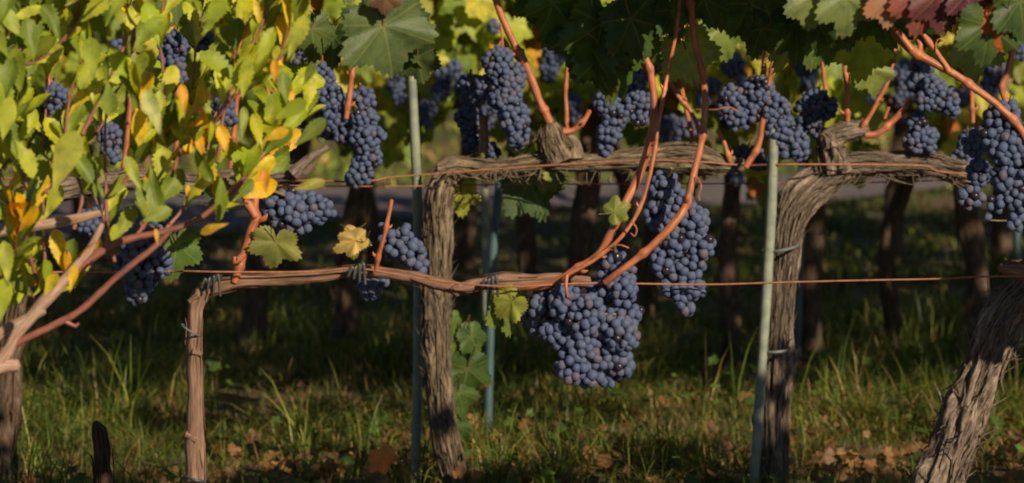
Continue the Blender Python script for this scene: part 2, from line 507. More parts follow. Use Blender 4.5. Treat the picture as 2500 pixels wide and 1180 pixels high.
# ------------------------------------------------------------------ grapes
def sphere_verts(seed, nu=20, nv=12):
    g = np.random.default_rng(seed); e = g.uniform(1.0, 1.12)
    v = [(0, 0, e)]
    for i in range(1, nv):
        a = math.pi * i / nv
        for j in range(nu):
            b = 2 * math.pi * j / nu; v.append((math.sin(a) * math.cos(b), math.sin(a) * math.sin(b), e * math.cos(a)))
    v.append((0, 0, -e)); f3 = []; f4 = []
    for j in range(nu):
        f3.append((0, 1 + j, 1 + (j + 1) % nu)); o = 1 + (nv - 2) * nu; f3.append((len(v) - 1, o + (j + 1) % nu, o + j))
        for i in range(nv - 2):
            a = 1 + i * nu; f4.append((a + j, a + nu + j, a + nu + (j + 1) % nu, a + (j + 1) % nu))
    v = np.array(v); n = v / np.linalg.norm(v, axis=1)[:, None]
    k = g.normal(size=(3, 3)); v = v * (1 + .035 * np.sin(n @ k[0] * 2.2 + 1) + .03 * np.sin(n @ k[1] * 3))[:, None]
    return v, np.array(f3), np.array(f4)


BERRY = [sphere_verts(200 + k) for k in range(5)]; BERRY_LO = [sphere_verts(220 + k, 10, 6) for k in range(3)]
BERRY_ME = []
for bv in BERRY:
    _mb = MB(); _mb.add(bv[0], bv[2]); _mb.add(bv[0], bv[1]); BERRY_ME.append(_mb.mesh('berry', M['berry']))
# weld the poles of the shared berry meshes into the body
import bmesh
for me in BERRY_ME + VINE_ME + VINE_LO_ME:
    bm = bmesh.new(); bm.from_mesh(me); bmesh.ops.remove_doubles(bm, verts=bm.verts, dist=1e-6); bm.to_mesh(me); bm.free()


def pack(lobes, d, r, seed, squash=.8, tries=10000, tight=1.37):
    g = np.random.default_rng(seed); C = []; R = []; tries = 2500 + 1500 * len(lobes)
    for (px, py, pr, *dy) in lobes:
        C.append(np.array(P(px, py, d + (dy[0] if dy else 0)))); R.append(pr * d / F)
    C = np.array(C); R = np.array(R); wts = R ** 2 / np.sum(R ** 2); pts = np.zeros((0, 3)); rad = []
    for k in range(tries):
        i = g.choice(len(C), p=wts); v = g.normal(size=3); v /= np.linalg.norm(v)
        if v[1] > .3 and g.random() < .75: v[1] = -v[1]
        rr = max(R[i] - r, r * .4) * g.uniform(.76, 1.0); p = C[i] + v * rr * np.array([1, squash, 1])
        inside = np.linalg.norm((p - C) / np.array([1, squash, 1]), axis=1) < np.maximum(R - r * 2.4, 0) * .95
        if inside.any(): continue
        rb = r * g.uniform(.82, 1.10)
        if len(pts) and np.min(np.linalg.norm(pts - p, axis=1)) < tight * r: continue
        pts = np.vstack([pts, p]); rad.append(rb)
    return pts, np.array(rad), C, R


def rand_rot(g):
    from mathutils import Quaternion
    q = Quaternion((1 + g.normal(0, .15), *g.normal(0, .35, 3))); q.normalize(); return q


def bunch(lobes, d, label, seed, group, r=.0074, hang=None, single=False, squash=.8, cat='grapes'):
    pts, rad, C, R = pack(lobes, d, r, seed, squash)
    g = np.random.default_rng(seed + 1)
    top = hang if hang is not None else C[np.argmax(C[:, 2] + R)] + np.array([0, 0, np.max(R)])
    top = Vector(top)
    if single:
        mb = MB()
        for p, q in zip(pts, rad):
            bv = BERRY_LO[g.integers(3)]; v = bv[0] * q + p; mb.add(v, bv[2]); mb.add(v, bv[1])
        me = mb.mesh('grape_bunch', M['berry'], top)
        bm = bmesh.new(); bm.from_mesh(me); bmesh.ops.remove_doubles(bm, verts=bm.verts, dist=1e-7); bm.to_mesh(me); bm.free()
        return tag(link('grape_bunch', me, None, top), label, cat, group)
    root = thing('grape_bunch', top, label, cat, group)
    order = np.argsort(pts[:, 1]); rest = MB(); nr = 0
    for k, i in enumerate(order):
        if k < 100:
            o = link('berry', BERRY_ME[g.integers(5)], root, Vector(pts[i]) - top)
            o.rotation_mode = 'QUATERNION'; o.rotation_quaternion = rand_rot(g); o.scale = tuple(rad[i] * g.uniform(.9, 1.07, 3))
        else:
            bv = BERRY[g.integers(5)]; v = bv[0] * rad[i] + pts[i]; rest.add(v, bv[2]); rest.add(v, bv[1]); nr += 1
    if nr:
        me = rest.mesh('berries', M['berry'], top)
        bm = bmesh.new(); bm.from_mesh(me); bmesh.ops.remove_doubles(bm, verts=bm.verts, dist=1e-7); bm.to_mesh(me); bm.free()
        tag(link('berries', me, root), kind='stuff')
    st = MB(); o = np.argsort(-C[:, 2]); path = [np.array(top)] + [C[i] for i in o]
    rs = [.0028] + [.0024 - .0012 * k / len(C) for k in range(len(C))]
    tube(st, path, rs, 7, .01, 0, .1, seed)
    for k in order[::5]:                                   # short stalks that carry the outer berries
        j = np.argmin(np.linalg.norm(C - pts[k], axis=1)); q_ = C[j] + (pts[k] - C[j]) * .75; tube(st, [C[j], q_], [.0013, .0009], 5, .02)
    part('stem', st, M['stem'], root)
    return root


# ------------------------------------------------------------------ ground, track
def axis(a, b, fine0, fine1, nf, nc):
    return np.unique(np.concatenate([-np.geomspace(1, 1 + fine0 - a, nc) + 1 + fine0, np.linspace(fine0, fine1, nf), np.geomspace(1, 1 + b - fine1, nc) - 1 + fine1]))


xs = axis(-300, 300, -4, 5, 150, 14); ys = axis(-60, 700, 4, 32, 300, 14)
X, Y = np.meshgrid(xs, ys)
Z = gz(X, Y) * np.clip(1 - (np.abs(Y - 18) - 18) / 20, 0, 1)
nx = len(xs); i = np.arange(len(ys) - 1)[:, None] * nx; j = np.arange(nx - 1)[None]
gf = np.stack([i + j, i + j + 1, i + nx + j + 1, i + nx + j], -1).reshape(-1, 4)
mb = MB(); mb.add(np.stack([X, Y, Z], -1).reshape(-1, 3), gf)
tag(link('ground', mb.mesh('ground', M['ground'])), 'brown soil under the vine rows, strewn with dry leaves and turf', 'ground', kind='structure')


def near_edge(x): return 15.63 + x * .76 if np.isscalar(x) else 15.63 + x * .76
def far_edge(x): return np.maximum(16.82 + x * .35, 15.95 + x * .76)


def track():
    xs = np.linspace(-9, 9, 121); t = np.linspace(0, 1, 9); v = []
    for x in xs:
        a, b = near_edge(x) + .06 * math.sin(x * 9) + .04 * math.sin(x * 23), far_edge(x) + .06 * math.sin(x * 7 + 2)
        for q in t:
            y = a + (b - a) * q; v.append((x, y, float(gz(x, y)) + .012 + .02 * math.sin(q * math.pi)))
    f = [(k * 9 + q, (k + 1) * 9 + q, (k + 1) * 9 + q + 1, k * 9 + q + 1) for k in range(120) for q in range(8)]
    m = MB(); m.add(v, f)
    tag(link('path', m.mesh('path', M['path'])), 'pale grey gravel track crossing behind the vine rows', 'path', kind='structure')


track()


# ------------------------------------------------------------------ grass and litter
def grass(name, count, y0, y1, seed, h=(.05, .20), w=.0028, label='', margin=.35, dens=None, bright=1.0, tufts=0):  # bright scales the blade colour
    g = np.random.default_rng(seed)
    n = count; y = np.sqrt(g.uniform(y0 ** 2, y1 ** 2, n)); x = g.uniform(-1, 1, n) * (y * 1250 / F + margin)
    if tufts:
        cx_ = g.uniform(-1, 1, tufts); cy_ = g.uniform(y0, y1, tufts); k = g.integers(0, tufts, n); x = cx_[k] * (cy_[k] * 1250 / F + .1) + g.normal(0, .028, n); y = cy_[k] + g.normal(0, .028, n)
    cl = vnoise(x * 5 + 50, y * 5 + 50, seed, 4096); cl2 = vnoise(x * 1.6 + 90, y * 1.6 + 20, seed + 3, 4096)
    keep = g.random(n) < np.clip((cl - .18) * 1.9, .45, 1) * np.clip(cl2 * 1.8 - .1, .6, 1)
    keep &= ~((y > near_edge(x) - .03) & (y < far_edge(x)))
    if dens is not None: keep &= g.random(n) < dens(x, y)
    x, y, cl, cl2 = x[keep], y[keep], cl[keep], cl2[keep]; n = len(x); z = gz(x, y) - .004
    tall = 1 + .9 * np.clip((vnoise(x * 2.3 + 70, y * 2.3 + 30, seed + 8, 4096) - .45) * 4, 0, 1) * np.clip((y - 9.2) * 2, .25, 1) * np.clip((12.8 - y) * 2, 0, 1)
    H = g.uniform(*h, n) * (.5 + cl) * tall; W = w * g.uniform(.6, 1.5, n); a = g.uniform(0, 2 * np.pi, n); lean = g.uniform(.15, 1.7, n)
    cx, sx = np.cos(a), np.sin(a); wa = a + np.pi / 2 + g.normal(0, .5, n)
    ts = np.array([0, .38, .72, 1.0]); V = []
    for k, t in enumerate(ts):
        o = H * lean * t ** 1.9; zz = z + H * (t - np.minimum(.42 * lean, .62) * t ** 2.5)
        px, py = x + cx * o, y + sx * o; ww = W * (1, .95, .6, .0)[k] * .5
        if k < 3:
            V.append(np.stack([px - np.cos(wa) * ww, py - np.sin(wa) * ww, zz], 1)); V.append(np.stack([px + np.cos(wa) * ww, py + np.sin(wa) * ww, zz], 1))
        else: V.append(np.stack([px, py, zz], 1))
    V = np.stack(V, 1)
    green = np.array([(.07, .12, .02), (.13, .18, .028), (.05, .09, .02), (.19, .20, .04), (.36, .26, .11), (.26, .14, .06)])
    r = g.random(n); dry = .10 + .18 * (cl2 < .42)
    ci = np.where(r < dry * .7, 4, np.where(r < dry, 5, g.integers(0, 4, n)))
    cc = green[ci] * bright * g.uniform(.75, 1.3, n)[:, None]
    base = np.arange(n)[:, None] * 7
    f4 = np.concatenate([base + np.array([0, 1, 3, 2]), base + np.array([2, 3, 5, 4])]); f3 = base + np.array([4, 5, 6])
    m = MB(); m.v = [V.reshape(-1, 3)]; m.uv = [np.zeros((n * 7, 2))]; m.c = [np.repeat(cc, 7, 0)]; m.f = [f4, f3]; m.n = n * 7
    return tag(link(name, m.mesh(name, M['grass'])), label, 'grass', kind='stuff')


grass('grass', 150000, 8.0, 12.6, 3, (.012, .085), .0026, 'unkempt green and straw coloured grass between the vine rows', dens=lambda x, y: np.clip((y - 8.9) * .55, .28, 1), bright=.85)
grass('grass', 50000, 12.6, 16.6, 4, (.015, .06), .005, 'blurred dark grass before the gravel track', bright=.7)  # blades coloured darker to stand in for shade
grass('grass', 60000, 16.6, 31, 5, (.02, .09), .009, 'sunlit grass beyond the gravel track', .6, bright=1.7)  # sunlight put into the brighter blade colour


grass('grass_tufts', 3200, 9.35, 10.7, 6, (.05, .125), .0030, 'longer arching tufts of yellow green grass in the low sun', .1, bright=1.15, tufts=52)  # low sun partly painted in as a lighter blade colour


def litter():
    g = np.random.default_rng(11); m = MB()
    for k in range(1350):
        y = g.uniform(8.6, 13.5); x = g.uniform(-1, 1) * (y * 1250 / F + .3)
        if k < 700:                                        # thicker litter under the second row
            y = 9.75 + g.normal(0, .4)
        if k >= 950: x, y = g.uniform(-1.1, 1.1), 9.62 + abs(g.normal(0, .16))
        s = g.uniform(.010, .026) * (1.4 if g.random() < .06 else 1); c = [(.25, .12, .055), (.18, .09, .045), (.30, .17, .075), (.13, .08, .05)][g.integers(4)]
        leaf_into(m, VINE_LO[g.integers(5)], (x, y, float(gz(x, y)) + g.uniform(.006, .04)), g.normal(size=3), (g.normal(0, .6), -.3 + g.normal(0, .6), 1), s, c)
    tag(link('leaf_litter', m.mesh('leaf_litter', M['foliage'])), 'dry brown and orange fallen leaves scattered over the soil', 'leaf litter', kind='stuff')
    m = MB()
    for k in range(700):                                  # low broad leaved weeds
        cx_, cy_ = g.uniform(-1, 1), g.uniform(8.6, 11.0)
        if vnoise(np.array([cx_ * 3 + 40]), np.array([cy_ * 3]), 77, 4096)[0] < .5: continue
        s = g.uniform(.009, .024); z = float(gz(cx_, cy_)) + g.uniform(.02, .09)
        leaf_into(m, SHRUB_HI[g.integers(8)] if g.random() < .4 else VINE_LO[g.integers(5)], (cx_, cy_, z), (g.normal(), g.normal(), g.uniform(-.3, .5)), (g.normal(0, .5), -.5, 1), s, [(.07, .13, .025), (.10, .17, .03), (.05, .10, .02)][g.integers(3)])
    tag(link('weeds', m.mesh('weeds', M['foliage'])), 'low broad leaved green weeds among the grass', 'weeds', kind='stuff')


litter()


# ------------------------------------------------------------------ vines, helpers
def pp(pts, d):                                            # [(px, py, radius px, dy)] -> points and radii in metres
    return [np.array(P(a[0], a[1], d + (a[3] if len(a) > 3 else 0))) for a in pts], [a[2] * d / F for a in pts]


def cane(parent, pts, d, seed=0, nodes=.075, seg=12, material='cane', name='cane'):
    p, r = pp(pts, d); m = MB(); tube(m, p, r, seg, .004, 0, .10, seed, nodes=nodes)
    return part(name, m, M[material], parent)


def tendril(parent, pts, d, seed=0, r=2.0):
    p, _ = pp([(a, b, 1, (c[0] if c else 0)) for a, b, *c in pts], d); m = MB(); tube(m, p, [r * d / F] * len(p), 6, .004)
    return part('tendril', m, M['cane'], parent)


def vine_root(px, d, label, group):
    x = P(px, 600, d).x
    return thing('grapevine', (x, d, float(gz(x, d))), label, 'vine', group)


def named_leaf(parent, px, py, d, size, tip, nor, color, v=0, label=None, wide=1.0, stalk=True):
    """leaf whose stalk end is at (px,py); size in photo px (stalk end to tip); tip in picture terms (right, down, away)"""
    p = P(px, py, d); t = Vector((tip[0], tip[2] if len(tip) > 2 else 0, -tip[1]))
    o = leaf_obj(parent, VINE_ME[v % 7], p, t, Vector(nor), size * d / F, color, label=label, wide=wide)
    if stalk:
        m = MB(); a = Vector((0, 0, 0)); b = Vector((g_stalk.normal(0, .15), -.35, .15)); c = Vector((g_stalk.normal(0, .25), -.8, .5))
        tube(m, [a, b, c], [.022, .018, .022], 6, .1); link('leaf_stalk', m.mesh('leaf_stalk', M['stem']), o)
    return o


g_stalk = np.random.default_rng(5)
R1 = 'vines of the front row'; R2 = 'vines of the second row'; R3 = 'blurred vines of the third row'; R4 = 'blurred vines of the fourth row'; R5 = 'distant vines beyond the track'
GB1 = 'grape bunches on the front row'; GB2 = 'grape bunches on the second row'; GB3 = 'blurred grape bunches on the third row'
CAMN = (.15, -1, .25)

# ------------------------------------------------------------------ front row
vA = vine_root(478, D1, 'young reddish grapevine with one thin trunk bent into a low horizontal arm', R1)
p, r = pp([(476, 1760, 26), (477, 1400, 25), (477, 1200, 23), (476, 1120, 23), (474, 1085, 25), (474, 1060, 24), (476, 1000, 19), (474, 880, 19), (474, 860, 21), (476, 800, 18), (478, 755, 18), (487, 725, 23), (510, 700, 19)], D1)
m = MB(); bark(m, p, r, 21, 26, .16, 22, .006, (.03, .09), .12, .0022, .002, .1)
for a, b, e in (((480, 1072), (452, 1062), 9), ((470, 860), (492, 866), 8), ((485, 720), (462, 738), 8)): # knots
    q, rr = pp([(a[0], a[1], e * 1.5), (b[0], b[1], e)], D1 - .008); tube(m, q, rr, 10, .004, .3, .3, e)
part('trunk', m, M['bark_young'], vA)
p, r = pp([(505, 703, 19), (540, 698, 17), (590, 688, 17), (700, 682, 16), (780, 676, 15), (870, 662, 13), (960, 668, 14), (1040, 686, 15), (1100, 700, 19), (1125, 705, 18), (1180, 692, 14), (1225, 690, 22), (1300, 690, 21), (1370, 686, 19), (1440, 690, 13)], D1)
m = MB(); bark(m, p, r, 22, 22, .14, 16, .006, (.03, .1), .16, .002, .002, .1)
q, rr = pp([(1105, 700, 14), (1118, 722, 8)], D1 - .005); tube(m, q, rr, 10, .004, .3, .3, 4)
part('cordon', m, M['cordon_young'], vA)
cane(vA, [(572, 690, 13), (592, 630, 14), (612, 570, 15), (625, 530, 17), (620, 505, 16), (632, 440, 11), (650, 350, 10), (668, 240, 9), (690, 120, 9), (720, -20, 8)], D1 - .01, 1)
cane(vA, [(596, 620, 9), (575, 640, 10), (573, 628, 6)], D1 - .02, 2, None)
cane(vA, [(625, 530, 10), (606, 498, 12), (597, 490, 8)], D1 - .02, 3, None)
cane(vA, [(1245, 700, 14), (1330, 698, 12, -.02), (1400, 662, 13, -.03), (1460, 622, 13, -.03), (1492, 570, 14, -.03), (1530, 490, 14, -.02), (1560, 430, 15), (1585, 350, 13), (1597, 270, 13), (1588, 180, 12), (1565, 110, 12), (1545, 40, 12), (1520, -60, 11)], D1, 4, .11)
cane(vA, [(1375, 690, 6, -.05), (1385, 672, 7, -.05), (1450, 635, 7, -.05), (1520, 575, 7, -.05), (1565, 500, 7, -.04), (1592, 400, 7, -.03), (1610, 290, 7, -.02), (1628, 190, 7), (1650, 80, 7), (1665, -40, 7)], D1, 5, .09)
cane(vA, [(1478, 690, 12, -.05), (1510, 665, 12, -.06), (1580, 612, 13, -.06), (1640, 550, 14, -.06), (1675, 500, 14, -.05), (1695, 420, 12, -.04), (1715, 330, 12, -.03), (1722, 250, 12, -.02), (1712, 170, 11), (1695, 90, 12), (1680, -40, 12)], D1, 6, .10)
cane(vA, [(1384, 672, 5, -.05), (1382, 700, 4, -.06), (1386, 725, 3, -.06)], D1, 7, None, 8)
cane(vA, [(918, 660, 8, -.02), (925, 620, 9, -.03), (940, 570, 7, -.04), (950, 520, 7, -.04), (956, 488, 7, -.04)], D1, 8, .05)
tendril(vA, [(1560, 520, -.06), (1545, 540, -.07), (1555, 560, -.07), (1549, 578, -.07), (1540, 570, -.07)], D1)
tendril(vA, [(1700, 430, -.05), (1712, 455, -.06), (1705, 478, -.06), (1708, 490, -.06)], D1)
tendril(vA, [(1480, 610, -.05), (1510, 598, -.06), (1535, 606, -.06)], D1)
# stout vine at the right edge
vB = vine_root(2270, D1, 'stout shaggy old grapevine leaning right out of the picture corner', R1)
p, r = pp([(2080, 1760, 74), (2180, 1450, 68), (2262, 1260, 64), (2305, 1160, 62), (2345, 1050, 56), (2378, 960, 56), (2415, 870, 56), (2450, 790, 58), (2490, 730, 56), (2560, 690, 50), (2680, 672, 44)], D1)
m = MB(); bark(m, p, r * .93 if False else [q * .80 for q in r], 31, 64, .62, 300, .005, (.03, .12), .26, .0040, .011, .5)
part('trunk', m, M['bark_grey'], vB)
p, r = pp([(2442, 655, 12, -.03), (2480, 660, 22, -.02), (2540, 672, 30), (2700, 668, 34), (2950, 664, 32), (3200, 668, 28)], D1)
m = MB(); bark(m, p, r, 32, 26, .4, 30, .006, (.04, .12), .3, .003, .004); part('cordon', m, M['cordon_young'], vB)
cane(vB, [(2600, 668, 14), (2545, 470, 14), (2500, 330, 13), (2440, 262, 13), (2420, 245, 13), (2350, 195, 13), (2305, 168, 14), (2240, 132, 16), (2195, 95, 14), (2175, 60, 10)], D1 - .02, 11, .085)
cane(vB, [(2318, 176, 11), (2295, 140, 9), (2270, 105, 9), (2255, 85, 8)], D1 - .025, 12, .06)
cane(vB, [(2226, 122, 9), (2190, 75, 8)], D1 - .035, 13, None)
cane(vB, [(2560, 640, 10), (2490, 330, 10, .03), (2448, 225, 11, .03), (2462, 170, 11, .03), (2475, 100, 9, .03), (2482, -20, 9, .03)], D1, 14, .06)
tendril(vB, [(2285, 130), (2285, 105), (2295, 95), (2312, 106)], D1 - .03)
m = MB(); gg = np.random.default_rng(8)  # unseen leaf cluster right of the frame, added to shade the trunk top
for k in range(34):
    leaf_into(m, VINE_LO[k % 5], P(gg.uniform(2700, 2880), gg.uniform(470, 570), D1 - gg.uniform(.22, .3)), (gg.normal(0, .4), 0, -1), (gg.normal(.3, .4), -1, .3), gg.uniform(.045, .065), GREENS[k % 6])
part('foliage', m, M['foliage'], vB)['kind'] = 'stuff'
# bunches of the front row
bunch([(1330, 748, 50, .02), (1296, 765, 34, .03), (1380, 740, 52, -.01), (1425, 768, 62, -.015), (1372, 820, 46), (1425, 840, 58, -.005), (1400, 895, 52, -.01), (1440, 915, 40, -.01), (1532, 765, 44), (1516, 820, 54, -.015), (1510, 890, 48), (1483, 930, 26), (1465, 720, 44, .02), (1520, 710, 45), (1472, 790, 50, -.005), (1462, 870, 44, -.008), (1310, 800, 26, .02), (1345, 810, 34)], D1 - .02, 'largest grape bunch, heart shaped and hanging under the low arm', 301, GB1, hang=P(1470, 690, D1))
bunch([(1500, 640, 40), (1530, 668, 34), (1475, 665, 26)], D1 + .02, 'small shaded grape bunch above the low arm, behind the two orange canes', 302, GB1, hang=P(1500, 600, D1))
bunch([(1625, 460, 50), (1615, 520, 52), (1660, 500, 48), (1690, 540, 52), (1650, 585, 50), (1710, 600, 44), (1620, 640, 46), (1680, 650, 48), (1655, 700, 46), (1690, 705, 38), (1670, 745, 34)], D1 + .03, 'long tapering grape bunch beside the curved orange cane, freely hanging', 303, GB1, hang=P(1640, 410, D1))
bunch([(960, 595, 44), (1005, 620, 46), (1020, 640, 36), (935, 560, 20), (985, 570, 30)], D1 + .05, 'grape bunch resting on the low arm in front of the shaggy trunk', 304, GB1, hang=P(945, 545, D1 + .03))
bunch([(905, 705, 36), (925, 690, 30)], D1 + .05, 'tiny dark grape bunch tucked under the low arm', 305, GB1, hang=P(920, 665, D1 + .03))
bunch([(680, 508, 50), (720, 520, 54), (765, 510, 48), (798, 514, 30), (740, 546, 34), (685, 540, 34), (720, 490, 40)], D1 + .03, 'wide short grape bunch right of the orange cane with a few glossy black berries', 306, GB1, hang=P(650, 460, D1))
bunch([(612, 455, 30), (607, 480, 18)], D1 + .03, 'little dark grape bunch left of the orange cane at the shrub edge', 307, GB1, hang=P(620, 420, D1))
bunch([(385, 560, 44), (338, 612, 50), (385, 640, 48), (345, 668, 54), (335, 712, 40), (300, 645, 32, .03)], D1, 'grape bunch hanging under the yellow leaved shrub twigs', 308, GB1, hang=P(370, 520, D1))
bunch([(2450, 290, 54), (2420, 330, 40), (2460, 360, 60), (2500, 400, 56), (2455, 430, 46), (2490, 480, 50), (2430, 500, 32), (2480, 540, 32), (2408, 535, 20), (2540, 330, 60)], D1, 'big long grape bunch cut by the right picture edge', 309, GB1, hang=P(2470, 235, D1 + .01))
bunch([(2380, 350, 40), (2370, 480, 40), (2390, 420, 40)], D1 + .25, 'shaded black grape bunch left behind the big bunch at the right edge', 310, GB1, hang=P(2385, 300, D1 + .25))
# leaves of the front row
named_leaf(vA, 935, 62, D1 - .12, 138, (.25, 1, .1), (.25, -1, .55), (.085, .125, .045), 0, 'large dull green leaf hanging face on', wide=1.15)
named_leaf(vA, 905, 60, D1 - .1, 95, (-.9, .6, .1), (.1, -1, .4), (.085, .125, .045), 1)
named_leaf(vA, 965, 60, D1 - .06, 125, (.8, .9, .25), (.9, -.7, .2), (.06, .10, .03), 2)
named_leaf(vA, 1020, 140, D1 - .05, 70, (.2, 1, .1), (-.3, -1, .4), (.05, .08, .025), 3)
named_leaf(vA, 940, -10, D1 - .16, 50, (0, 1, 0), (.2, -1, .3), (.12, .06, .04), 4, 'dry brown leaf tip over the large green leaf')
named_leaf(vA, 425, -20, D1 - .04, 85, (.1, 1, 0), (.1, -1, .4), (.10, .16, .05), 2)
named_leaf(vA, 760, 70, D1 + .02, 85, (.2, 1, .1), (.4, -1, .3), (.075, .115, .035), 5)
named_leaf(vA, 815, 90, D1 + .1, 80, (-.1, 1, .1), (-.3, -1, .3), (.05, .085, .025), 6)
for k, (x, y, s, tx, ty, ny, c) in enumerate([(1470, 30, 140, -.2, 1, .2, 0), (1430, 60, 130, -.3, 1, .1, 2), (1505, 60, 170, .05, 1, .4, 1), (1400, 20, 110, -.8, .7, .2, 0), (1540, 20, 120, .4, 1, .3, 2), (1450, 110, 110, .3, 1, .2, 2), (1640, 0, 80, .3, 1, .3, 0), (1590, -10, 80, -.2, 1, .3, 4), (1350, -20, 90, -.3, 1, .3, 1), (1720, -30, 80, .3, 1, .3, 2), (1300, -30, 70, .1, 1, .3, 0)]):
    named_leaf(vA, x, y + 26, D1 + .02 * (k % 4) - .02, s, (tx, ty, .15), (((-1) ** k) * .5, -1, ny), GREENS[c], k)
named_leaf(vA, 1675, 120, D1 + .06, 105, (.35, 1, .1), (.4, -1, .3), (.22, .27, .07), 3, 'pale yellow green leaf behind the curved cane')
named_leaf(vA, 672, 590, D1 - .02, 72, (-.15, 1, .1), (.2, -1, .5), (.19, .20, .055), 1, 'small yellowing leaf above the low arm', wide=1.15)
named_leaf(vA, 868, 588, D1 - .02, 62, (-.7, .35, .1), (.2, -1, .3), (.55, .40, .13), 2, 'curled dry yellow leaf beside the grape bunch', wide=.7)
named_leaf(vA, 862, 575, D1 - .01, 55, (.6, .3, .1), (.5, -1, .4), (.48, .33, .10), 4, wide=.65)
named_leaf(vA, 865, 585, D1, 50, (.1, 1, .1), (.5, -1, .4), (.22, .20, .05), 5)
named_leaf(vA, 1250, 735, D1 - .02, 62, (-.5, .5, .1), (.2, -1, .6), (.28, .30, .05), 0)
named_leaf(vA, 1240, 740, D1 + .02, 90, (.1, 1, .1), (.6, -.8, .4), (.12, .17, .03), 3)
named_leaf(vA, 430, 595, D1 + .02, 95, (-.1, 1, .1), (.5, -1, .4), (.09, .15, .035), 6)
named_leaf(vA, 1500, 518, D1 - .05, 45, (.9, -.5, .0), (.2, -1, .5), (.16, .20, .04), 1)
named_leaf(vA, 530, 480, D1 + .05, 60, (.9, -.3, .0), (.2, -1, .5), (.12, .17, .04), 5)
for (x, y, s, tx, c, v, lb) in [(1985, -30, 92, -.05, (.17, .21, .07), 0, 'light green leaf of the hanging pair'), (2065, -28, 108, .05, (.15, .20, .07), 1, None), (2170, -25, 80, .0, (.34, .17, .11), 3, 'pinkish brown leaf beside the red leaf'),
                                (2255, -40, 112, -.1, (.24, .07, .06), 2, 'wine red leaf with pale veins'), (2300, -45, 118, .1, (.13, .04, .05), 4, 'purple leaf behind the wine red leaf'), (2365, -40, 85, .05, (.12, .035, .055), 6, None),
                                (2450, 30, 80, -.1, (.50, .13, .03), 5, 'bright orange leaf near the right corner'), (2410, 40, 110, .0, (.06, .10, .03), 1, None), (2490, -20, 110, .2, (.05, .09, .025), 0, None)]:
    named_leaf(vB, x, y + 22, D1 - .3, s, (tx, 1, .12), (.3, -1, .45), c, v, lb)
for k, (x, y, s, tx) in enumerate([(2110, 0, 120, -.2), (2150, 30, 110, .2), (2060, 30, 100, .3), (1990, 40, 100, -.3), (2210, 40, 70, .1), (1900, 0, 120, .1), (1830, 10, 110, .2), (1770, -20, 110, -.2), (1940, 60, 110, .2), (1860, 70, 80, -.4), (2020, 80, 90, .1), (2250, 70, 60, 0), (2420, -20, 110, .2)]):
    named_leaf(vB, x, y, D1 + .06 + .02 * (k % 3), s, (tx, 1, .2), (((-1) ** k) * .5, -1, .3), GREENS[k % 3], k)
named_leaf(vB, 2385, 105, D1 + .04, 105, (-.05, 1, .1), (.3, -1, .4), (.20, .26, .075), 2, 'light green leaf behind the thick slanting cane', wide=.9)
named_leaf(vB, 2110, 100, D1 + .3, 110, (-.1, 1, .1), (.3, -1, .4), (.28, .35, .04), 4)
named_leaf(vB, 1925, 80, D1 + .2, 110, (.0, 1, .3), (.9, -.7, .3), (.20, .25, .06), 5)
for v_, xa, xb, n_ in ((vA, .12, .42, 60), (vB, .42, 1.25, 70)):      # unseen leaves added above the frame to shade leaves and canes below
    m = MB(); gg = np.random.default_rng(int(xa * 100))
    for k in range(n_):
        leaf_into(m, VINE_LO[k % 5], (gg.uniform(xa, xb), D1 - gg.uniform(.16, .34), gg.uniform(1.135, 1.36)), (gg.normal(0, .4), -.2, -1), (gg.normal(.2, .4), -1, .5), gg.uniform(.05, .07), GREENS[k % 6])
    part('foliage', m, M['foliage'], v_)['kind'] = 'stuff'
# canopy above the frame (shades what hangs below it)
canopy(vA, -.8, .35, D1, 1.14, 1.75, 420, 51, fringe=.06, keep_out=lambda px, py: py > -6)
canopy(vB, .35, 1.7, D1, 1.14, 1.43, 300, 52, fringe=.06, keep_out=lambda px, py: py > -6)
# next vine along the front row, out of the frame to the right; it shades the row behind
vB2 = vine_root(4300, D1, 'tall leafy grapevine further right along the front row', R1)
p, r = pp([(4300, 1760, 60), (4310, 1200, 52), (4300, 760, 46), (4250, 690, 40)], D1); m = MB(); bark(m, p, r, 35, 20, .3, 20, .012); part('trunk', m, M['bark_grey'], vB2)
canopy(vB2, 1.7, 3.4, D1, 1.0, 1.62, 620, 53, fringe=.12, gap=lambda x, z: (z < 1.25 and (2.25 < x < 2.62 or x < 1.85)) or (z > 1.42 and not 1.98 < x < 2.25))  # canopy gaps and heights shaped to place sun and shade on the second row


# ------------------------------------------------------------------ second row
vC = vine_root(1090, D2, 'grapevine with a narrow shaggy trunk in the picture centre and arm to the right', R2)
p, r = pp([(1118, 1260, 36), (1105, 1150, 32), (1086, 1070, 31), (1072, 960, 29), (1066, 840, 31), (1066, 700, 32), (1068, 600, 32), (1070, 520, 32), (1076, 470, 31), (1092, 432, 27), (1122, 410, 22)], D2)
m = MB(); bark(m, p, r, 41, 44, .34, 230, .005, (.04, .16), .14, .003, .005, .4); part('trunk', m, M['bark_old'], vC)
p, r = pp([(1068, 408, 15), (1110, 404, 22), (1200, 412, 19), (1290, 402, 19), (1350, 392, 24), (1420, 398, 18), (1500, 396, 20), (1570, 390, 26), (1640, 385, 34), (1700, 388, 36), (1760, 402, 24), (1815, 408, 14)], D2)
m = MB(); c_, r_, t_, N_, B_ = bark(m, p, r, 42, 32, .34, 110, .005, (.04, .14), .22, .003, .004)
gg = np.random.default_rng(3)
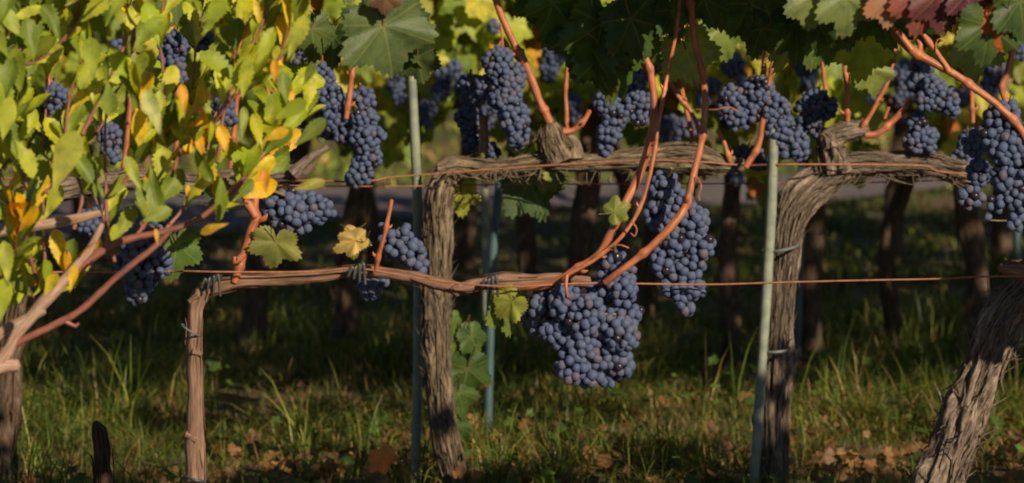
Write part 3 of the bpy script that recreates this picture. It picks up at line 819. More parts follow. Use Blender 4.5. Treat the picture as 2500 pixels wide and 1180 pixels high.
for k in range(46):                                        # loose fibres hanging below the arm
    x = gg.uniform(1070, 1330) if k < 34 else gg.uniform(1330, 1560); y = 418 + gg.uniform(-4, 8); dx = gg.normal(0, 22); l_ = gg.uniform(14, 44)
    q, rr = pp([(x, y, 2.6), (x + dx * .6, y + l_ * .55, 3.2, -.02 * gg.random()), (x + dx * 1.3 + gg.normal(0, 8), y + l_ * .8, 1.6)], D2 - .02 - .02 * gg.random()); tube(m, q, rr, 5, .008, 0, 0, 0, .5)
part('cordon', m, M['bark_old'], vC)
p, r = pp([(1365, 395, 30), (1352, 360, 36), (1345, 325, 32), (1342, 300, 16)], D2 - .01); m = MB(); bark(m, p, r, 43, 32, .5, 40, .005, (.02, .06), .35, .003, .005)
p, r = pp([(1400, 385, 22), (1398, 350, 15), (1375, 325, 12)], D2 - .01); bark(m, p, r, 44, 24, .4, 12, .005, (.02, .04), .3)
part('spur', m, M['bark_old'], vC)
cane(vC, [(1342, 300, 15), (1315, 240, 13), (1285, 165, 14), (1270, 138, 18), (1252, 100, 12), (1228, 50, 12), (1200, -30, 11)], D2 - .015, 21, .12)
cane(vC, [(1375, 322, 13), (1400, 318, 10), (1425, 295, 9), (1440, 270, 8)], D2 - .02, 22, .05)
cane(vC, [(1385, 320, 8), (1383, 280, 8), (1382, 200, 7), (1400, 40, 7)], D2 + .05, 23, .07)
cane(vC, [(1782, 395, 8), (1770, 355, 8), (1752, 318, 7)], D2 - .02, 24, .05)
cane(vC, [(1820, 408, 12), (1850, 360, 10), (1862, 300, 10), (1870, 270, 9), (1880, 190, 9), (1895, 120, 9), (1910, 70, 9), (1925, -20, 8)], D2 - .06, 25, .08)
cane(vC, [(1720, 440, 7), (1700, 300, 8), (1640, 210, 9), (1605, 100, 9)], D2 + .06, 26, .09)
cane(vC, [(1700, 380, 7), (1680, 290, 8), (1650, 150, 8), (1640, 60, 8)], D2 + .1, 27, .09)
cane(vC, [(1870, 220, 7), (1865, 150, 8), (1875, 60, 8)], D2 - .02, 28, .09)
cane(vC, [(1180, 390, 12), (1182, 340, 12), (1180, 285, 11)], D2 + .03, 29, None, material='stem', name='green_shoot')
tendril(vC, [(1225, 100, -.03), (1215, 115, -.03), (1228, 125, -.03), (1222, 60, -.03)], D2, 0, 3)
tendril(vC, [(1700, 268, -.08), (1745, 268, -.1), (1780, 262, -.1), (1800, 272, -.1)], D2, 0, 2)
bunch([(1215, 150, 44), (1240, 190, 48), (1235, 240, 52), (1255, 290, 46), (1265, 330, 36), (1185, 210, 30, .02), (1265, 345, 30, .02)], D2 - .03, 'long full grape bunch left of the slanting orange cane, above the shaggy trunk', 401, GB2, hang=P(1225, 105, D2))
bunch([(1150, 220, 46), (1145, 290, 42), (1160, 340, 40), (1195, 370, 32)], D2 + .12, 'black shaded grape bunch left behind the long full bunch', 402, GB2, hang=P(1150, 170, D2 + .1))
bunch([(1480, 250, 40), (1500, 285, 42), (1485, 325, 38), (1475, 362, 26), (1525, 270, 26)], D2 - .01, 'grape bunch standing just above the arm, left of the pair of canes', 403, GB2, hang=P(1500, 205, D2))
bunch([(1550, 190, 40), (1560, 240, 40), (1560, 285, 30), (1600, 150, 34)], D2 + .04, 'half shaded grape bunch behind the top of the left cane', 404, GB2, hang=P(1570, 130, D2))
bunch([(1790, 245, 44), (1850, 225, 48), (1800, 285, 40), (1770, 270, 30), (1835, 270, 36)], D2 - .05, 'broad grape bunch with a thin orange tendril right of the curved cane', 405, GB2, hang=P(1860, 175, D2 - .03))
bunch([(1890, 265, 46), (1905, 315, 48), (1940, 345, 42), (1955, 372, 28), (1915, 365, 30)], D2 - .05, 'dense grape bunch hanging over the top of the right stake', 406, GB2, hang=P(1880, 210, D2 - .03))
bunch([(1990, 250, 42), (2020, 265, 34), (1980, 295, 40), (1965, 265, 30), (2000, 320, 26)], D2 + .05, 'round grape bunch between the right stake and the gnarled head', 407, GB2, hang=P(2005, 205, D2 + .05))
bunch([(1840, 385, 34), (1815, 375, 28), (1860, 400, 22)], D2 + .06, 'small shaded grape bunch left of the right stake below the dense bunch', 408, GB2, hang=P(1840, 340, D2 + .06))
# second vine with the bent trunk
vD = vine_root(1885, D2, 'grapevine with a thick trunk bending right at the pale stake', R2)
p, r = pp([(1884, 1260, 44), (1884, 1120, 38), (1890, 980, 36), (1894, 880, 35), (1902, 780, 31), (1910, 680, 31), (1916, 600, 34), (1926, 540, 38), (1950, 490, 42), (1990, 452, 42), (2035, 425, 38), (2075, 405, 30)], D2)
m = MB(); bark(m, p, r, 45, 52, .42, 250, .005, (.05, .2), .16, .0034, .005, .25); part('trunk', m, M['bark_grey'], vD)
p, r = pp([(2040, 415, 30), (2100, 402, 26), (2180, 402, 26), (2260, 402, 28), (2310, 412, 24), (2350, 425, 28), (2385, 432, 26), (2412, 430, 14)], D2)
m = MB(); bark(m, p, r, 46, 34, .4, 130, .005, (.05, .16), .22, .003, .004)
for k in range(16):
    x = gg.uniform(2060, 2400); dx = gg.normal(0, 26); l_ = gg.uniform(10, 34)
    q, rr = pp([(x, 425, 2.6), (x + dx * .6, 432 + l_ * .5, 3.0), (x + dx * 1.5, 432 + l_, 1.5)], D2 - .025); tube(m, q, rr, 5, .008, 0, 0, 0, .5)
part('cordon', m, M['bark_grey'], vD)
p, r = pp([(2040, 420, 36), (2030, 380, 32), (2025, 350, 28), (2045, 330, 22), (2080, 318, 20), (2118, 315, 14)], D2 - .02); m = MB(); bark(m, p, r, 47, 34, .5, 50, .005, (.02, .07), .32, .003, .005)
p, r = pp([(2025, 360, 20), (2018, 335, 18), (2012, 322, 8)], D2 - .04); bark(m, p, r, 48, 24, .4, 10, .005, (.02, .04), .3); part('spur', m, M['bark_grey'], vD)
cane(vD, [(2112, 330, 13), (2140, 328, 12), (2170, 305, 11), (2200, 275, 11), (2225, 245, 10)], D2 - .03, 31, .06)
cane(vD, [(2105, 312, 9), (2125, 280, 8), (2150, 235, 8), (2170, 190, 7), (2185, 120, 7), (2190, 20, 7)], D2 - .03, 32, .05)
cane(vD, [(2070, 310, 9), (2068, 250, 10), (2065, 180, 9), (2050, 110, 9), (2042, 70, 9), (2030, -30, 8)], D2 - .02, 33, .07)
cane(vD, [(2160, 290, 4), (2170, 262, 4)], D2, 34, None)
cane(vD, [(2016, 225, 7), (2010, 170, 8), (2005, 60, 7)], D2 + .06, 35, .07)
cane(vD, [(2375, 300, 8), (2368, 120, 9), (2360, 30, 9)], D2 + .08, 36, .09)
bunch([(2280, 215, 38), (2310, 245, 40), (2265, 245, 36), (2325, 270, 24), (2245, 200, 36, .03), (2250, 160, 34, .03)], D2 - .06, 'half lit grape bunch under the slanting cane, with shaded top', 409, GB2, hang=P(2280, 175, D2))
bunch([(2240, 300, 34), (2235, 345, 36), (2265, 335, 34), (2270, 360, 24)], D2 - .03, 'lower grape bunch just above the old arm, left of the big right bunch', 410, GB2, hang=P(2250, 270, D2))
bunch([(2370, 440, 34), (2225, 425, 18), (2350, 390, 36), (2370, 350, 40)], D2 + .12, 'almost black grape bunch behind the end of the old arm', 411, GB2, hang=P(2360, 310, D2 + .1))
for k, (px, py, s, tx, c) in enumerate([(1690, 90, 80, .1, (.50, .36, .03)), (1760, 70, 90, .3, (.16, .22, .05)), (2130, 170, 70, .2, (.18, .22, .05)), (1990, 100, 80, -.1, (.09, .14, .03)), (1670, 60, 60, -.3, (.5, .33, .03))]):
    named_leaf(vC if k != 2 else vD, px, py, D2 - .08, s, (tx, 1, .15), (.3, -1, .4), c, k)
named_leaf(vC, 1125, 470, D2 + .05, 62, (.1, 1, .1), (.1, -1, .5), (.30, .30, .05), 2)
named_leaf(vC, 1290, 440, D2 + .1, 115, (.45, 1, .1), (.4, -1, .35), (.05, .09, .03), 3)
named_leaf(vC, 1330, 430, D2 + .1, 50, (.5, .5, .1), (.4, -1, .35), (.20, .24, .04), 5)
for k, (px, py, s, tx, c) in enumerate([(1120, 830, 75, .2, 1), (1140, 900, 90, -.1, 2), (1120, 960, 70, .3, 0), (1110, 1040, 60, .2, 2), (1150, 820, 60, .4, 0), (1105, 780, 40, .2, 3)]):
    named_leaf(vC, px, py, D2 + .12, s, (tx, 1, .15), (.5, -.8, .5), GREENS[c], k)
# neighbours at the left of the second row, half hidden by the shrub
vE = vine_root(20, D2, 'dark shaded grapevine trunk at the left picture edge with an arm behind the shrub', R2)
p, r = pp([(0, 1260, 44), (8, 1050, 40), (14, 900, 38), (24, 700, 36), (60, 520, 34), (130, 450, 28)], D2)
m = MB(); bark(m, p, r, 61, 36, .4, 70, .007, (.05, .16)); part('trunk', m, M['bark_shaded'], vE)  # shade on this trunk comes from the darker bark colour
p, r = pp([(100, 470, 28), (300, 440, 24), (480, 448, 22), (640, 430, 22), (730, 418, 20), (765, 402, 13)], D2)
m = MB(); bark(m, p, r, 62, 26, .34, 50, .007, (.04, .12), .2); part('cordon', m, M['bark_grey'], vE)
cane(vE, [(715, 425, 17), (750, 392, 12), (785, 368, 10), (800, 358, 9)], D2 - .02, 41, None, material='bark_grey', name='spur')
cane(vE, [(845, 290, 9), (852, 240, 10), (860, 180, 8), (865, 130, 7), (870, 40, 7)], D2 - .06, 42, .06)
for k, (x, y) in enumerate([(110, 420), (300, 400), (420, 410), (560, 400), (640, 390)]):
    cane(vE, [(x, y + 40, 9), (x + 15, y - 120, 9), (x + 5 + 20 * (k % 2), y - 300, 8), (x + 30, y - 460, 8)], D2 + .01 * k, 43 + k, .08)
bunch([(780, 190, 44), (800, 240, 50), (820, 290, 46), (760, 225, 34), (840, 330, 30), (800, 300, 44, .03)], D2 - .03, 'upper left grape bunch beside the shrub, crossed by a thin green leaf', 412, GB2, hang=P(800, 145, D2))
bunch([(890, 290, 40), (890, 335, 48), (900, 380, 42), (880, 420, 40), (865, 440, 26), (925, 330, 26)], D2 - .05, 'oblong grape bunch hanging to the wire left of the pale stake', 413, GB2, hang=P(860, 250, D2 - .02))
bunch([(890, 240, 34), (865, 235, 26)], D2 + .02, 'dark little grape bunch behind the upright orange cane tip', 414, GB2, hang=P(880, 205, D2))
bunch([(425, 110, 44), (420, 150, 40), (440, 190, 26), (490, 95, 36)], D2 - .02, 'grape bunch showing through the top of the shrub under a green leaf', 415, GB2, hang=P(450, 65, D2))
bunch([(740, 135, 24), (725, 150, 18)], D2, 'few grapes peeping out above the shrub below a vine leaf', 416, GB2, hang=P(745, 108, D2))
bunch([(545, 260, 36), (560, 290, 26)], D2, 'grape bunch seen through the right middle of the shrub', 417, GB2, hang=P(550, 215, D2))
bunch([(135, 230, 36), (130, 260, 26)], D2, 'grape bunch seen through the left upper part of the shrub', 418, GB2, hang=P(135, 180, D2))
bunch([(265, 330, 38), (270, 375, 34)], D2, 'grape bunch glimpsed in the middle of the shrub', 419, GB2, hang=P(265, 280, D2))
bunch([(725, 305, 26), (730, 285, 20)], D2 + .02, 'a handful of grapes left of the oblong bunch behind shrub leaves', 420, GB2, hang=P(735, 260, D2))
bunch([(215, 545, 40), (245, 520, 28)], D2, 'shaded grape bunch low behind the pale shrub limb', 421, GB2, hang=P(230, 480, D2))
bunch([(288, 108, 22), (282, 125, 16)], D2, 'few blue grapes near the top of the shrub beside an orange cane stub', 422, GB2, hang=P(290, 80, D2))
# canopies of the second row
canopy(vE, -1.5, -.3, D2, .99, 1.85, 560, 71, fringe=.07, keep_out=lambda px, py: py > 60 and px > 700)
canopy(vC, -.3, .45, D2, 1.0, 1.82, 440, 72, fringe=.06, keep_out=lambda px, py: py > 62)
canopy(vD, .45, 1.15, D2, 1.0, 1.82, 420, 73, fringe=.06, keep_out=lambda px, py: py > 74)
vD2 = vine_root(3100, D2, 'leafy grapevine further right along the second row', R2)
p, r = pp([(3100, 1260, 44), (3110, 800, 38), (3090, 420, 34)], D2); m = MB(); bark(m, p, r, 64, 20, .3, 20, .012); part('trunk', m, M['bark_grey'], vD2)
canopy(vD2, 1.15, 3.2, D2, .95, 1.85, 800, 74)


# ------------------------------------------------------------------ rows behind
def back_vine(px, d, seed, label, group, x0, x1, canes, leaves, lean=0, ztop=1.9, z0=.78, trunk_r=34, far=.5, arm=True):
    g = np.random.default_rng(seed); root = vine_root(px, d, label, group); x = P(px, 600, d).x
    m = MB(); rr = .028
    bark(m, [(x, d, -.05), (x + lean * .3, d, .2), (x + lean * .7 + g.normal(0, .02), d, .42), (x + lean, d, .60)], [rr * 1.25, rr, rr * .95, rr], seed, 20, .3, 16, .012, (.05, .15))
    part('trunk', m, M['bark_shaded'], root)
    if arm:
        m = MB(); xs = np.linspace(x0, x1, 7)
        bark(m, [(xx, d + g.normal(0, .01), .62 + g.normal(0, .012)) for xx in xs], [.022] * 7, seed + 1, 16, .3, 14, .012)
        part('cordon', m, M['bark_old'], root)
    for k in range(canes):
        xx = g.uniform(x0, x1); m = MB(); a = g.normal(0, .06)
        tube(m, [(xx, d, .63), (xx + a * .5, d - .03, .8), (xx + a, d - .02, 1.0), (xx + a * 1.2, d, 1.3)], [.0068, .006, .006, .005], 8, .02, 0, .1, seed + k, nodes=.08)
        part('cane', m, M['cane'], root)
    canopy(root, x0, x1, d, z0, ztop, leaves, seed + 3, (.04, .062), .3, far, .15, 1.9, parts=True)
    return root


xs3 = [-1.75, -.93, -.46, .12, .83, 1.45, 3.3]
lab3 = ['blurred grapevine of the third row far left behind the shrub', 'blurred dark grapevine trunk of the third row left of the little yellow leaf', 'blurred grapevine of the third row behind the thin yellow leaf and small bunch',
        'blurred grapevine of the third row behind the main grape bunch', 'blurred dark grapevine of the third row beside the blue green stake', 'blurred grapevine of the third row near the right edge']
px3 = [-300, 615, 835, 1390, 1972, 2390]
for k in range(6):
    back_vine(px3[k], D3, 500 + 10 * k, lab3[k], R3, xs3[k], xs3[k + 1], 12, int(700 * (xs3[k + 1] - xs3[k]) / .6), lean=[.0, .03, .05, .06, .02, -.03][k], ztop=2.0, z0=.52)
for px, d, x_, lb in ((1300, D3 + .1, 1300, 'blurred thin dark vine stem left of the main bunch, third row'), (1490, D4 - .4, 1490, 'blurred dark vine stem behind the two lower canes'), (1580, D3 + .3, 1580, 'blurred dark vine stem just left of the long tapering bunch'),
                       (1790, D3, 1790, 'blurred leafy vine stem left of the pale right stake'), (2200, D3 + .2, 2200, 'blurred dark vine stem under the old arm at right'), (930, D4 - .3, 930, 'blurred dark vine stem left of the pale left stake'), (1690, D4, 1690, 'blurred dark vine stem seen beneath the thick old arm')):
    g7 = np.random.default_rng(px); v = vine_root(px, d, lb, R3); x = P(px, 600, d).x; m = MB()
    bark(m, [(x, d, -.05), (x + g7.normal(0, .03), d, .25), (x + g7.normal(0, .04), d, .5), (x + g7.normal(0, .05), d, .78)], [.024, .020, .018, .014], px, 16, .3, 12, .012); part('trunk', m, M['bark_shaded'], v)
    n_ = 60 if px == 1790 else 26
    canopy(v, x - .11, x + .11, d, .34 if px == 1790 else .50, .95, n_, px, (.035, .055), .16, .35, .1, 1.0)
xs4 = [-2.2, -1.2, -.5, .25, 1.0, 1.6, 4.0]
lab4 = ['hazy grapevine of the fourth row at the left', 'hazy grapevine trunk of the fourth row seen left of the pale stake', 'hazy grapevine of the fourth row behind the shaggy trunk', 'hazy grapevine of the fourth row behind the long tapering bunch', 'hazy grapevine of the fourth row right of the pale right stake', 'hazy grapevine of the fourth row at the right edge']
px4 = [200, 700, 1130, 1600, 2180, 2440]
for k in range(6):
    back_vine(px4[k], D4, 600 + 10 * k, lab4[k], R4, xs4[k], xs4[k + 1], 5, int(380 * (xs4[k + 1] - xs4[k]) / .7), lean=.02, ztop=1.35, z0=.60)
for row, d in enumerate((19.4, 21.6, 23.8, 26.0)):
    for k in range(7):
        x = -2.9 + k * 1.05 + row * .31
        back_vine(1250 + x * F / d, d, 700 + row * 40 + k * 4, 'far grapevine beyond the gravel track, only its dark trunk and lit foliage in view', R5, x - .52, x + .53, 0, 150, ztop=1.5, z0=.7, far=.8)
# blurred bunches on the third row
for k, (lb, lobes) in enumerate([
    ('blurred grape bunch just right of the pale left stake top', [(1085, 190, 34), (1075, 225, 30)]), ('blurred grape bunch beside the pale left stake, lower than its neighbour', [(1045, 265, 28), (1040, 300, 22)]),
    ('blurred dark grape bunch between the slanting cane and the dark hanging leaves', [(1355, 135, 38), (1340, 175, 32)]), ('blurred few grapes above the long full bunch at the top', [(1205, 65, 22)]),
    ('blurred grape bunch among orange canes above the broad bunch', [(1790, 160, 36), (1810, 200, 30)]), ('blurred grape bunch high above the round bunch', [(1965, 160, 34), (1975, 195, 28)]),
    ('blurred dark wide grape bunch between the two curved canes', [(1640, 310, 34), (1680, 310, 34), (1640, 340, 26)]), ('blurred grape bunch left of the half lit bunch', [(2205, 180, 40), (2215, 225, 36), (2200, 240, 30)]),
    ('blurred blue grape bunch behind the light green leaf at right', [(2425, 170, 36), (2420, 210, 34)]), ('blurred grape bunch between the half lit bunch and the big right bunch', [(2350, 240, 28), (2365, 210, 24)]),
    ('blurred grape bunch left of the right stake under the curled cane', [(1800, 440, 22), (1790, 410, 24)]), ('blurred grape bunch top right beside the orange leaf', [(2490, 120, 34), (2480, 90, 26)]),
    ('blurred grapes behind the upright canes left of the broad bunch', [(1735, 210, 30), (1720, 240, 26)]), ('blurred grape bunch behind the yellow leaf near the curved cane', [(1600, 130, 34), (1590, 165, 28)]),
    ('blurred grape bunch over the dark wide bunch', [(1700, 150, 26), (1690, 175, 22)]), ('blurred grape bunch between the large green leaf and the long full bunch', [(1110, 165, 24), (1125, 190, 22)]),
    ('blurred grape bunch below the dark hanging leaves, left of the paired bunches', [(1400, 250, 26), (1405, 280, 22)]), ('blurred grape bunch in the gap right of the gnarled head', [(2140, 215, 28), (2135, 240, 22)]), ('blurred grape bunch left of the pale left stake', [(965, 205, 28), (975, 240, 24)]), ('blurred grape bunch right of the long full bunch, low', [(1195, 270, 26), (1190, 300, 24)])]):
    bunch(lobes, D3 - .31, lb, 900 + k, GB3, single=True, r=.0078)


# ------------------------------------------------------------------ stakes, wires, ties, post
def stake(pts, d, label, material='stake', seed=0, cat='stake'):
    p, r = pp(pts, d); o = thing('vine_stake', p[-1], label, cat, 'stakes that hold the vines')
    m = MB(); tube(m, p, r, 12, .02, .05, .05, seed); part('shaft', m, M[material], o)
    m = MB(); tube(m, [p[0] + np.array([0, 0, -.004]), p[0] + np.array([0, 0, .006])], [r[0] * 1.06, r[0] * .9], 12, .004); part('cap', m, M[material], o)
    return o


stake([(1006, 195, 11), (1012, 330, 12), (1019, 480, 12), (1022, 700, 12), (1019, 950, 12), (1012, 1215, 12)], D2 + .05, 'pale thin stake left of the shaggy trunk, dark in its lower half', seed=1)
stake([(1889, 300, 12), (1884, 480, 13), (1872, 700, 13), (1856, 950, 12), (1838, 1215, 12)], D2 - .06, 'pale leaning stake tied to the bent trunk', seed=2)
stake([(1224, 400, 10), (1212, 520, 11), (1200, 680, 11), (1190, 1120, 11)], 10.05, 'blue green stake right of the shaggy trunk, partly hidden by the low arm', 'stake_blue', 3)
stake([(1958, 300, 10), (1956, 520, 11), (1950, 700, 11), (1944, 890, 11)], D3 - .05, 'blue green stake right behind the bent trunk', 'stake_blue', 4)
stake([(1182, 430, 9), (1185, 600, 9), (1186, 760, 9), (1186, 890, 9)], D3 - .03, 'weathered blurred stake close to the blue green stake', 'stake', 5)
stake([(2480, 420, 10), (2484, 600, 10), (2486, 890, 10)], D3, 'blurred dark stake at the right edge under the big bunch', 'stake_blue', 6)


def wire(pts, d, label, r=2.2, loop=None):
    p, rr = pp([(a, b, r, *(c)) for a, b, *c in pts], d); m = MB(); tube(m, p, rr, 7, .02)
    if loop:
        q = [np.array(P(loop[0] + 9 * math.cos(a), loop[1] + 14 * math.sin(a), d - .004)) for a in np.linspace(-1.5, 4.6, 12)]; tube(m, q, [1.6 * d / F] * 12, 6, .004)
    me = m.mesh('trellis_wire', M['wire'], p[0])
    return tag(link('trellis_wire', me, None, p[0]), label, 'wire', 'trellis wires along the rows')


wire([(-900, 668), (300, 664, -.005), (450, 662, -.02), (520, 664, -.03), (760, 664, -.022), (870, 655, -.022), (1000, 676, -.022), (1100, 690, -.03), (1250, 700, -.035), (1440, 692, -.02), (1720, 695), (1900, 690), (2100, 685), (2300, 681), (2480, 674, -.03), (3400, 660)], D1, 'rusty front wire running along the low arm and on to the right', 2.4)
wire([(-900, 452), (500, 452), (780, 455), (1005, 455), (1100, 452, .02), (1400, 450, .06), (2060, 447, .04), (2400, 440, .04), (3300, 440)], D2, 'lower rusty wire of the second row behind the trunks', 1.7)
wire([(-900, 430), (600, 440), (880, 444, -.04), (945, 434, -.03), (1060, 425, -.03), (1200, 414, -.035), (1340, 404, -.04), (1560, 392, -.045), (1700, 395, -.055), (1820, 404, -.03), (1900, 402, -.07), (2060, 402, -.06), (2250, 405, -.04), (2400, 425, -.04), (3300, 410)], D2, 'upper rusty wire of the second row carrying the old arms', 2.4, loop=(946, 445))
wire([(-900, 240), (1250, 238), (3400, 242)], D3 - .04, 'blurred wire along the third row', 1.6)


def ring_tie(cx, cy, rx, d, label, material, tilt=0, depth=.05, r=3.0, ends=False):
    R = rx * d / F; c = np.array(P(cx, cy, d)); m = MB()
    pts = [c + np.array([R * math.cos(a), depth * math.sin(a), tilt * math.cos(a)]) for a in np.linspace(0, 2 * math.pi, 25)]
    tube(m, pts, [r * d / F] * 25, 8, .006)
    if ends:
        for k in range(4):
            a = c + np.array([(-.4 + .25 * k) * R, -depth, 0]); tube(m, [a, a + np.array([.003 * (k - 1), -.003, .008 + .002 * k]), a + np.array([.006 * (k - 1.5), -.002, -.006 - .004 * k])], [r * d / F, r * d / F, r * .7 * d / F], 6, .004)
    return tag(link('vine_tie', m.mesh('vine_tie', M[material], c), None, c), label, 'tie', 'ties that fasten vines')


ring_tie(1905, 606, 42, D2 - .02, 'upper pale tie round the bent trunk and its stake', 'tie_pale', .006, .05, 4)
ring_tie(1890, 853, 37, D2 - .02, 'lower pale tie round the bent trunk and its stake', 'tie_pale', .002, .05, 4)
ring_tie(517, 690, 22, D1 - .005, 'dark wire tie where the young trunk bends into the arm', 'tie_dark', .01, .02, 4, True)
ring_tie(872, 662, 16, D1 - .005, 'dark knotted tie on the low arm beside the orange stub', 'tie_dark', .005, .018, 5, True)
ring_tie(1196, 692, 15, D1 - .005, 'dark knotted tie on the low arm near the blue green stake', 'tie_dark', .005, .018, 5, True)
ring_tie(466, 806, 22, D1 - .005, 'thin grey tie round the young trunk', 'tie_pale', -.008, .018, 2.6)
ring_tie(476, 1168, 24, D1 - .005, 'dark tie low on the young trunk', 'tie_dark', -.004, .018, 4)
# broken post low at left
p, r = pp([(256, 1330, 25), (254, 1200, 24), (250, 1110, 22), (242, 1050, 17), (232, 1030, 6)], 8.6)
m = MB(); bark(m, p, r, 81, 20, .25, 12, .008, (.04, .1), .1)
o = thing('broken_post', p[0], 'dark splintered stump of a wooden post at the lower left', 'post'); part('shaft', m, M['old_post'], o)
# single fallen leaf
_mb = MB(); lf = VINE_HI[3]; leaf_into(_mb, lf, P(930, 1115, 9.1), (.3, .2, -1), (.4, -1, .3), .038, (.52, .17, .06))
tag(link('fallen_leaf', _mb.mesh('fallen_leaf', M['foliage'])), 'bright orange fallen leaf upright in the grass left of the pale stake', 'leaf')


# ------------------------------------------------------------------ the shrub at the left
DS = 6.85
gs = np.random.default_rng(99)
sh = thing('leafy_shrub', (P(-120, 600, DS).x, DS, 0), 'bright yellow green leafy shrub with pale and reddish twigs at the left', 'shrub')


def limb(pts, seed, material='limb', seg=12, nodes=None, rough=.1, name='limb'):
    p, r = pp(pts, DS); m = MB(); tube(m, p, r, seg, .006, rough, .12, seed, nodes=nodes); part(name, m, M[material], sh); return p


limb([(-520, 1900, 40), (-420, 1500, 34), (-200, 1120, 26), (-5, 888, 18), (40, 815, 17), (110, 735, 18), (180, 660, 14), (215, 615, 11), (250, 548, 8)], 1)
limb([(-80, 925, 22), (-10, 900, 20), (25, 893, 17), (45, 893, 15)], 2)
limb([(-40, 840, 16), (30, 800, 15), (80, 770, 14), (108, 757, 11)], 3)
limb([(-120, 600, 20), (0, 563, 18), (80, 553, 15), (160, 540, 13), (245, 522, 8)], 4)
limb([(20, 850, 8), (60, 828, 9), (130, 795, 9), (200, 755, 9), (270, 690, 8), (330, 640, 8), (380, 600, 7), (420, 560, 6)], 5, 'twig', name='twig')
limb([(130, 715, 9), (200, 650, 12), (260, 605, 10), (330, 580, 9), (400, 566, 8), (480, 538, 7), (540, 490, 6), (600, 430, 5)], 6, 'twig', name='twig')
limb([(160, 786, 6), (185, 797, 5), (192, 790, 4)], 7, 'twig', name='twig')
TW = [[(110, 690), (108, 560), (105, 420), (112, 250), (120, 60)], [(92, 690), (60, 590), (20, 500), (-10, 420)], [(262, 600), (258, 460), (256, 340), (262, 240)], [(110, 470), (150, 400), (230, 330), (300, 235), (360, 210)],
      [(-20, 180), (40, 130), (90, 70), (128, 0), (140, -40)], [(-20, 55), (60, 45), (150, 20), (220, -20)], [(0, 160), (90, 150), (160, 90), (210, 30), (250, -30)], [(330, 580), (370, 520), (400, 430), (405, 380), (395, 330)],
      [(400, 566), (470, 480), (500, 400), (520, 300), (560, 190)], [(200, 330), (250, 230), (300, 120), (310, 40), (330, -30)], [(480, 538), (560, 500), (620, 440), (660, 380)], [(520, 300), (580, 230), (650, 190), (700, 90), (735, -20)],
      [(530, 400), (550, 260), (600, 140), (640, 60), (650, -20)], [(60, 590), (70, 480), (40, 380), (30, 260)], [(300, 450), (330, 400), (350, 320), (330, 200)], [(180, 560), (200, 470), (160, 350), (180, 200), (220, 120)],
      [(420, 430), (450, 330), (470, 210), (480, 100), (500, 10)], [(560, 490), (640, 380), (690, 330), (740, 290)], [(-30, 420), (0, 300), (20, 200)], [(0, 700), (30, 620), (50, 540)], [(110, 735), (150, 700), (165, 660)], [(90, 745), (60, 690), (30, 650)],
      [(390, 300), (400, 200), (390, 90), (400, 0)], [(610, 400), (650, 300), (680, 240), (730, 190)], [(280, 640), (260, 560), (240, 480), (230, 400)], [(560, 180), (580, 90), (560, 10)], [(-20, 800), (20, 740), (60, 700)]]
anchors = []
for k, tw in enumerate(TW):
    dy = gs.uniform(-.16, .42); q = [(x, y, max(2.6, 6.5 - 3.5 * i / (len(tw) - 1)), dy * i / (len(tw) - 1)) for i, (x, y) in enumerate(tw)]
    p = limb(q, 20 + k, 'twig', 8, .03, name='twig')
    c, _ = catmull(p, [1] * len(p), .0045)
    for u in np.linspace(.18, 1, max(6, len(c) // 6)):
        i = min(int(u * (len(c) - 1)), len(c) - 2); anchors.append((c[i], c[i + 1] - c[i], u))
leaves = []
for (c, t, u) in anchors:
    for q in range(int(gs.choice([2, 2, 3])) if u < .9 else 4):
        t_ = Vector(t).normalized(); a = gs.uniform(0, 6.28); side = Vector((math.cos(a), math.sin(a) * .8, gs.normal(.15, .2)))
        tip = t_ * gs.uniform(.35, 1.0) + side * gs.uniform(.3, .9) + Vector((.12, 0, .3))
        nor = Vector((gs.normal(.3, .8), -1, gs.normal(.45, .7)))
        s = gs.uniform(.030, .072) * (1.15 if gs.random() < .15 else 1)
        r = gs.random(); X_ = proj(c)
        yel = .07 + .13 * (X_[0] > 380) + .14 * (X_[1] > 520)
        if r < yel: col = [(.70, .42, .008), (.64, .31, .008), (.66, .48, .03)][gs.integers(3)]
        elif r < yel + .52: col = [(.38, .42, .020), (.28, .37, .020), (.46, .48, .055), (.42, .41, .022)][gs.integers(4)]
        else: col = [(.17, .23, .022), (.12, .18, .02), (.22, .26, .025)][gs.integers(3)]
        leaves.append((Vector(c), tip, nor, s, col))
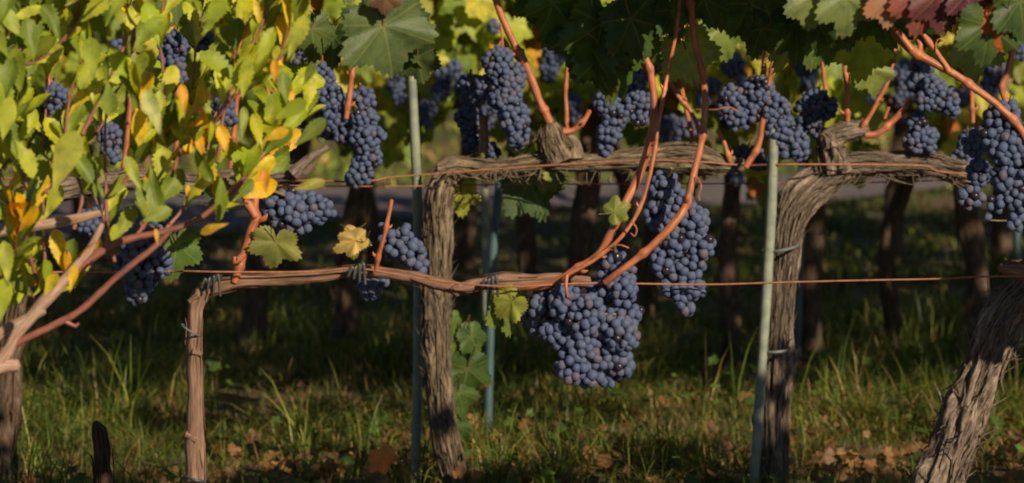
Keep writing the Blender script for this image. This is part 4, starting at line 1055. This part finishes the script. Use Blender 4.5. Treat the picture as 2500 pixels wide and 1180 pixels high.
# the large leaves one notices first
for (x, y, s, tx, ty, nx_, col) in [(128, 470, 165, .35, -.9, .25, (.42, .44, .08)), (395, 340, 125, -.3, -1, .1, (.42, .46, .16)), (345, 470, 95, -.45, -1, .2, (.33, .37, .05)), (640, 345, 70, .9, -.4, .4, (.68, .42, .02)), (555, 380, 75, -.2, -.9, .2, (.66, .40, .02)),
                                   (450, 290, 85, -.05, -1, .3, (.60, .30, .01)), (650, 475, 62, -.1, -1, .2, (.55, .22, .01)), (715, 360, 105, .9, -.75, .3, (.16, .21, .04)), (665, 295, 95, .9, -.5, .2, (.26, .33, .03)), (710, 465, 85, 1, -.3, .2, (.26, .24, .03)),
                                   (170, 715, 68, .2, -1, .2, (.66, .42, .02)), (105, 725, 70, .5, -.8, .2, (.62, .48, .03)), (340, 545, 85, .9, -.4, .2, (.20, .25, .04)), (385, 600, 42, -.1, -1, .2, (.60, .30, .02)), (455, 480, 28, .2, -.9, .2, (.66, .42, .02)),
                                   (20, 700, 110, -.1, -1, .2, (.42, .45, .06)), (0, 790, 110, .1, -1, .2, (.30, .36, .03)), (560, 545, 75, -1, .3, .2, (.60, .36, .02)), (590, 250, 110, .1, -1, .5, (.34, .38, .03)), (230, 200, 110, -.1, -1, .2, (.28, .35, .04)), (260, 190, 95, .1, 1, .2, (.20, .27, .05)), (590, 340, 80, .1, -1, .3, (.24, .28, .05)), (700, 260, 85, -.1, -1, .3, (.15, .20, .03)), (670, 210, 62, .0, -1, .2, (.58, .28, .02)), (740, 210, 60, .5, -1, .2, (.16, .21, .03)), (620, 170, 110, .5, -1, .3, (.32, .38, .03)), (700, 150, 120, .4, -1, .3, (.42, .45, .06))]:
    leaves.insert(0, (P(x, y, DS - .15), Vector((tx, gs.uniform(-.1, .2), -ty)), Vector((nx_, -1, .4)), s * DS / F, col))
for k in range(30):
    x, y = gs.uniform(-20, 620), gs.uniform(-20, 640)
    if y > 560 - .25 * x + 60 * (x < 200): continue
    leaves.insert(27, (P(x, y, DS - gs.uniform(.05, .15)), Vector((gs.normal(0, .5), 0, gs.choice([1, 1, -1]))), Vector((gs.normal(.2, .4), -1, .5)), gs.uniform(95, 140) * DS / F, [(.38, .42, .05), (.26, .33, .03), (.16, .22, .025)][k % 3]))
OPEN = [(430, 140, 52), (132, 235, 42), (266, 350, 46), (548, 268, 42), (288, 112, 32), (222, 535, 46), (385, 548, 34), (742, 138, 34)]
leaves = leaves[:27] + [a for a in leaves[27:] if not any(math.hypot(proj(a[0] + a[1].normalized() * a[3] * .5)[0] - x, proj(a[0] + a[1].normalized() * a[3] * .5)[1] - y) < q + 18 for x, y, q in OPEN)]
n_big = 27
idx = list(range(len(leaves))); idx.sort(key=lambda i: (0 if i < n_big else 1, leaves[i][0].y - leaves[i][3]))
rest = MB(); n_vis = 0
for i in idx:
    p, tip, nor, s, col = leaves[i]; X_ = proj(p)
    if n_vis < 100 and -20 < X_[0] < 2500 and X_[1] > -10:
        leaf_obj(sh, SHRUB_ME[i % 8], p, tip, nor, s, col); n_vis += 1
    else: leaf_into(rest, SHRUB_HI[i % 8], p, tip, nor, s, col)
for k in range(220):                                       # the rest of the shrub, left of the frame
    p = Vector((gs.uniform(-1.25, -.72), DS + gs.normal(0, .2), gs.uniform(.4, 1.5))); leaf_into(rest, SHRUB_HI[k % 8], p, (gs.normal(), gs.normal(), 1), (gs.normal(), -1, .4), gs.uniform(.04, .07), (.24, .28, .045))
o = part('foliage', rest, M['shrub_foliage'], sh); o['kind'] = 'stuff'
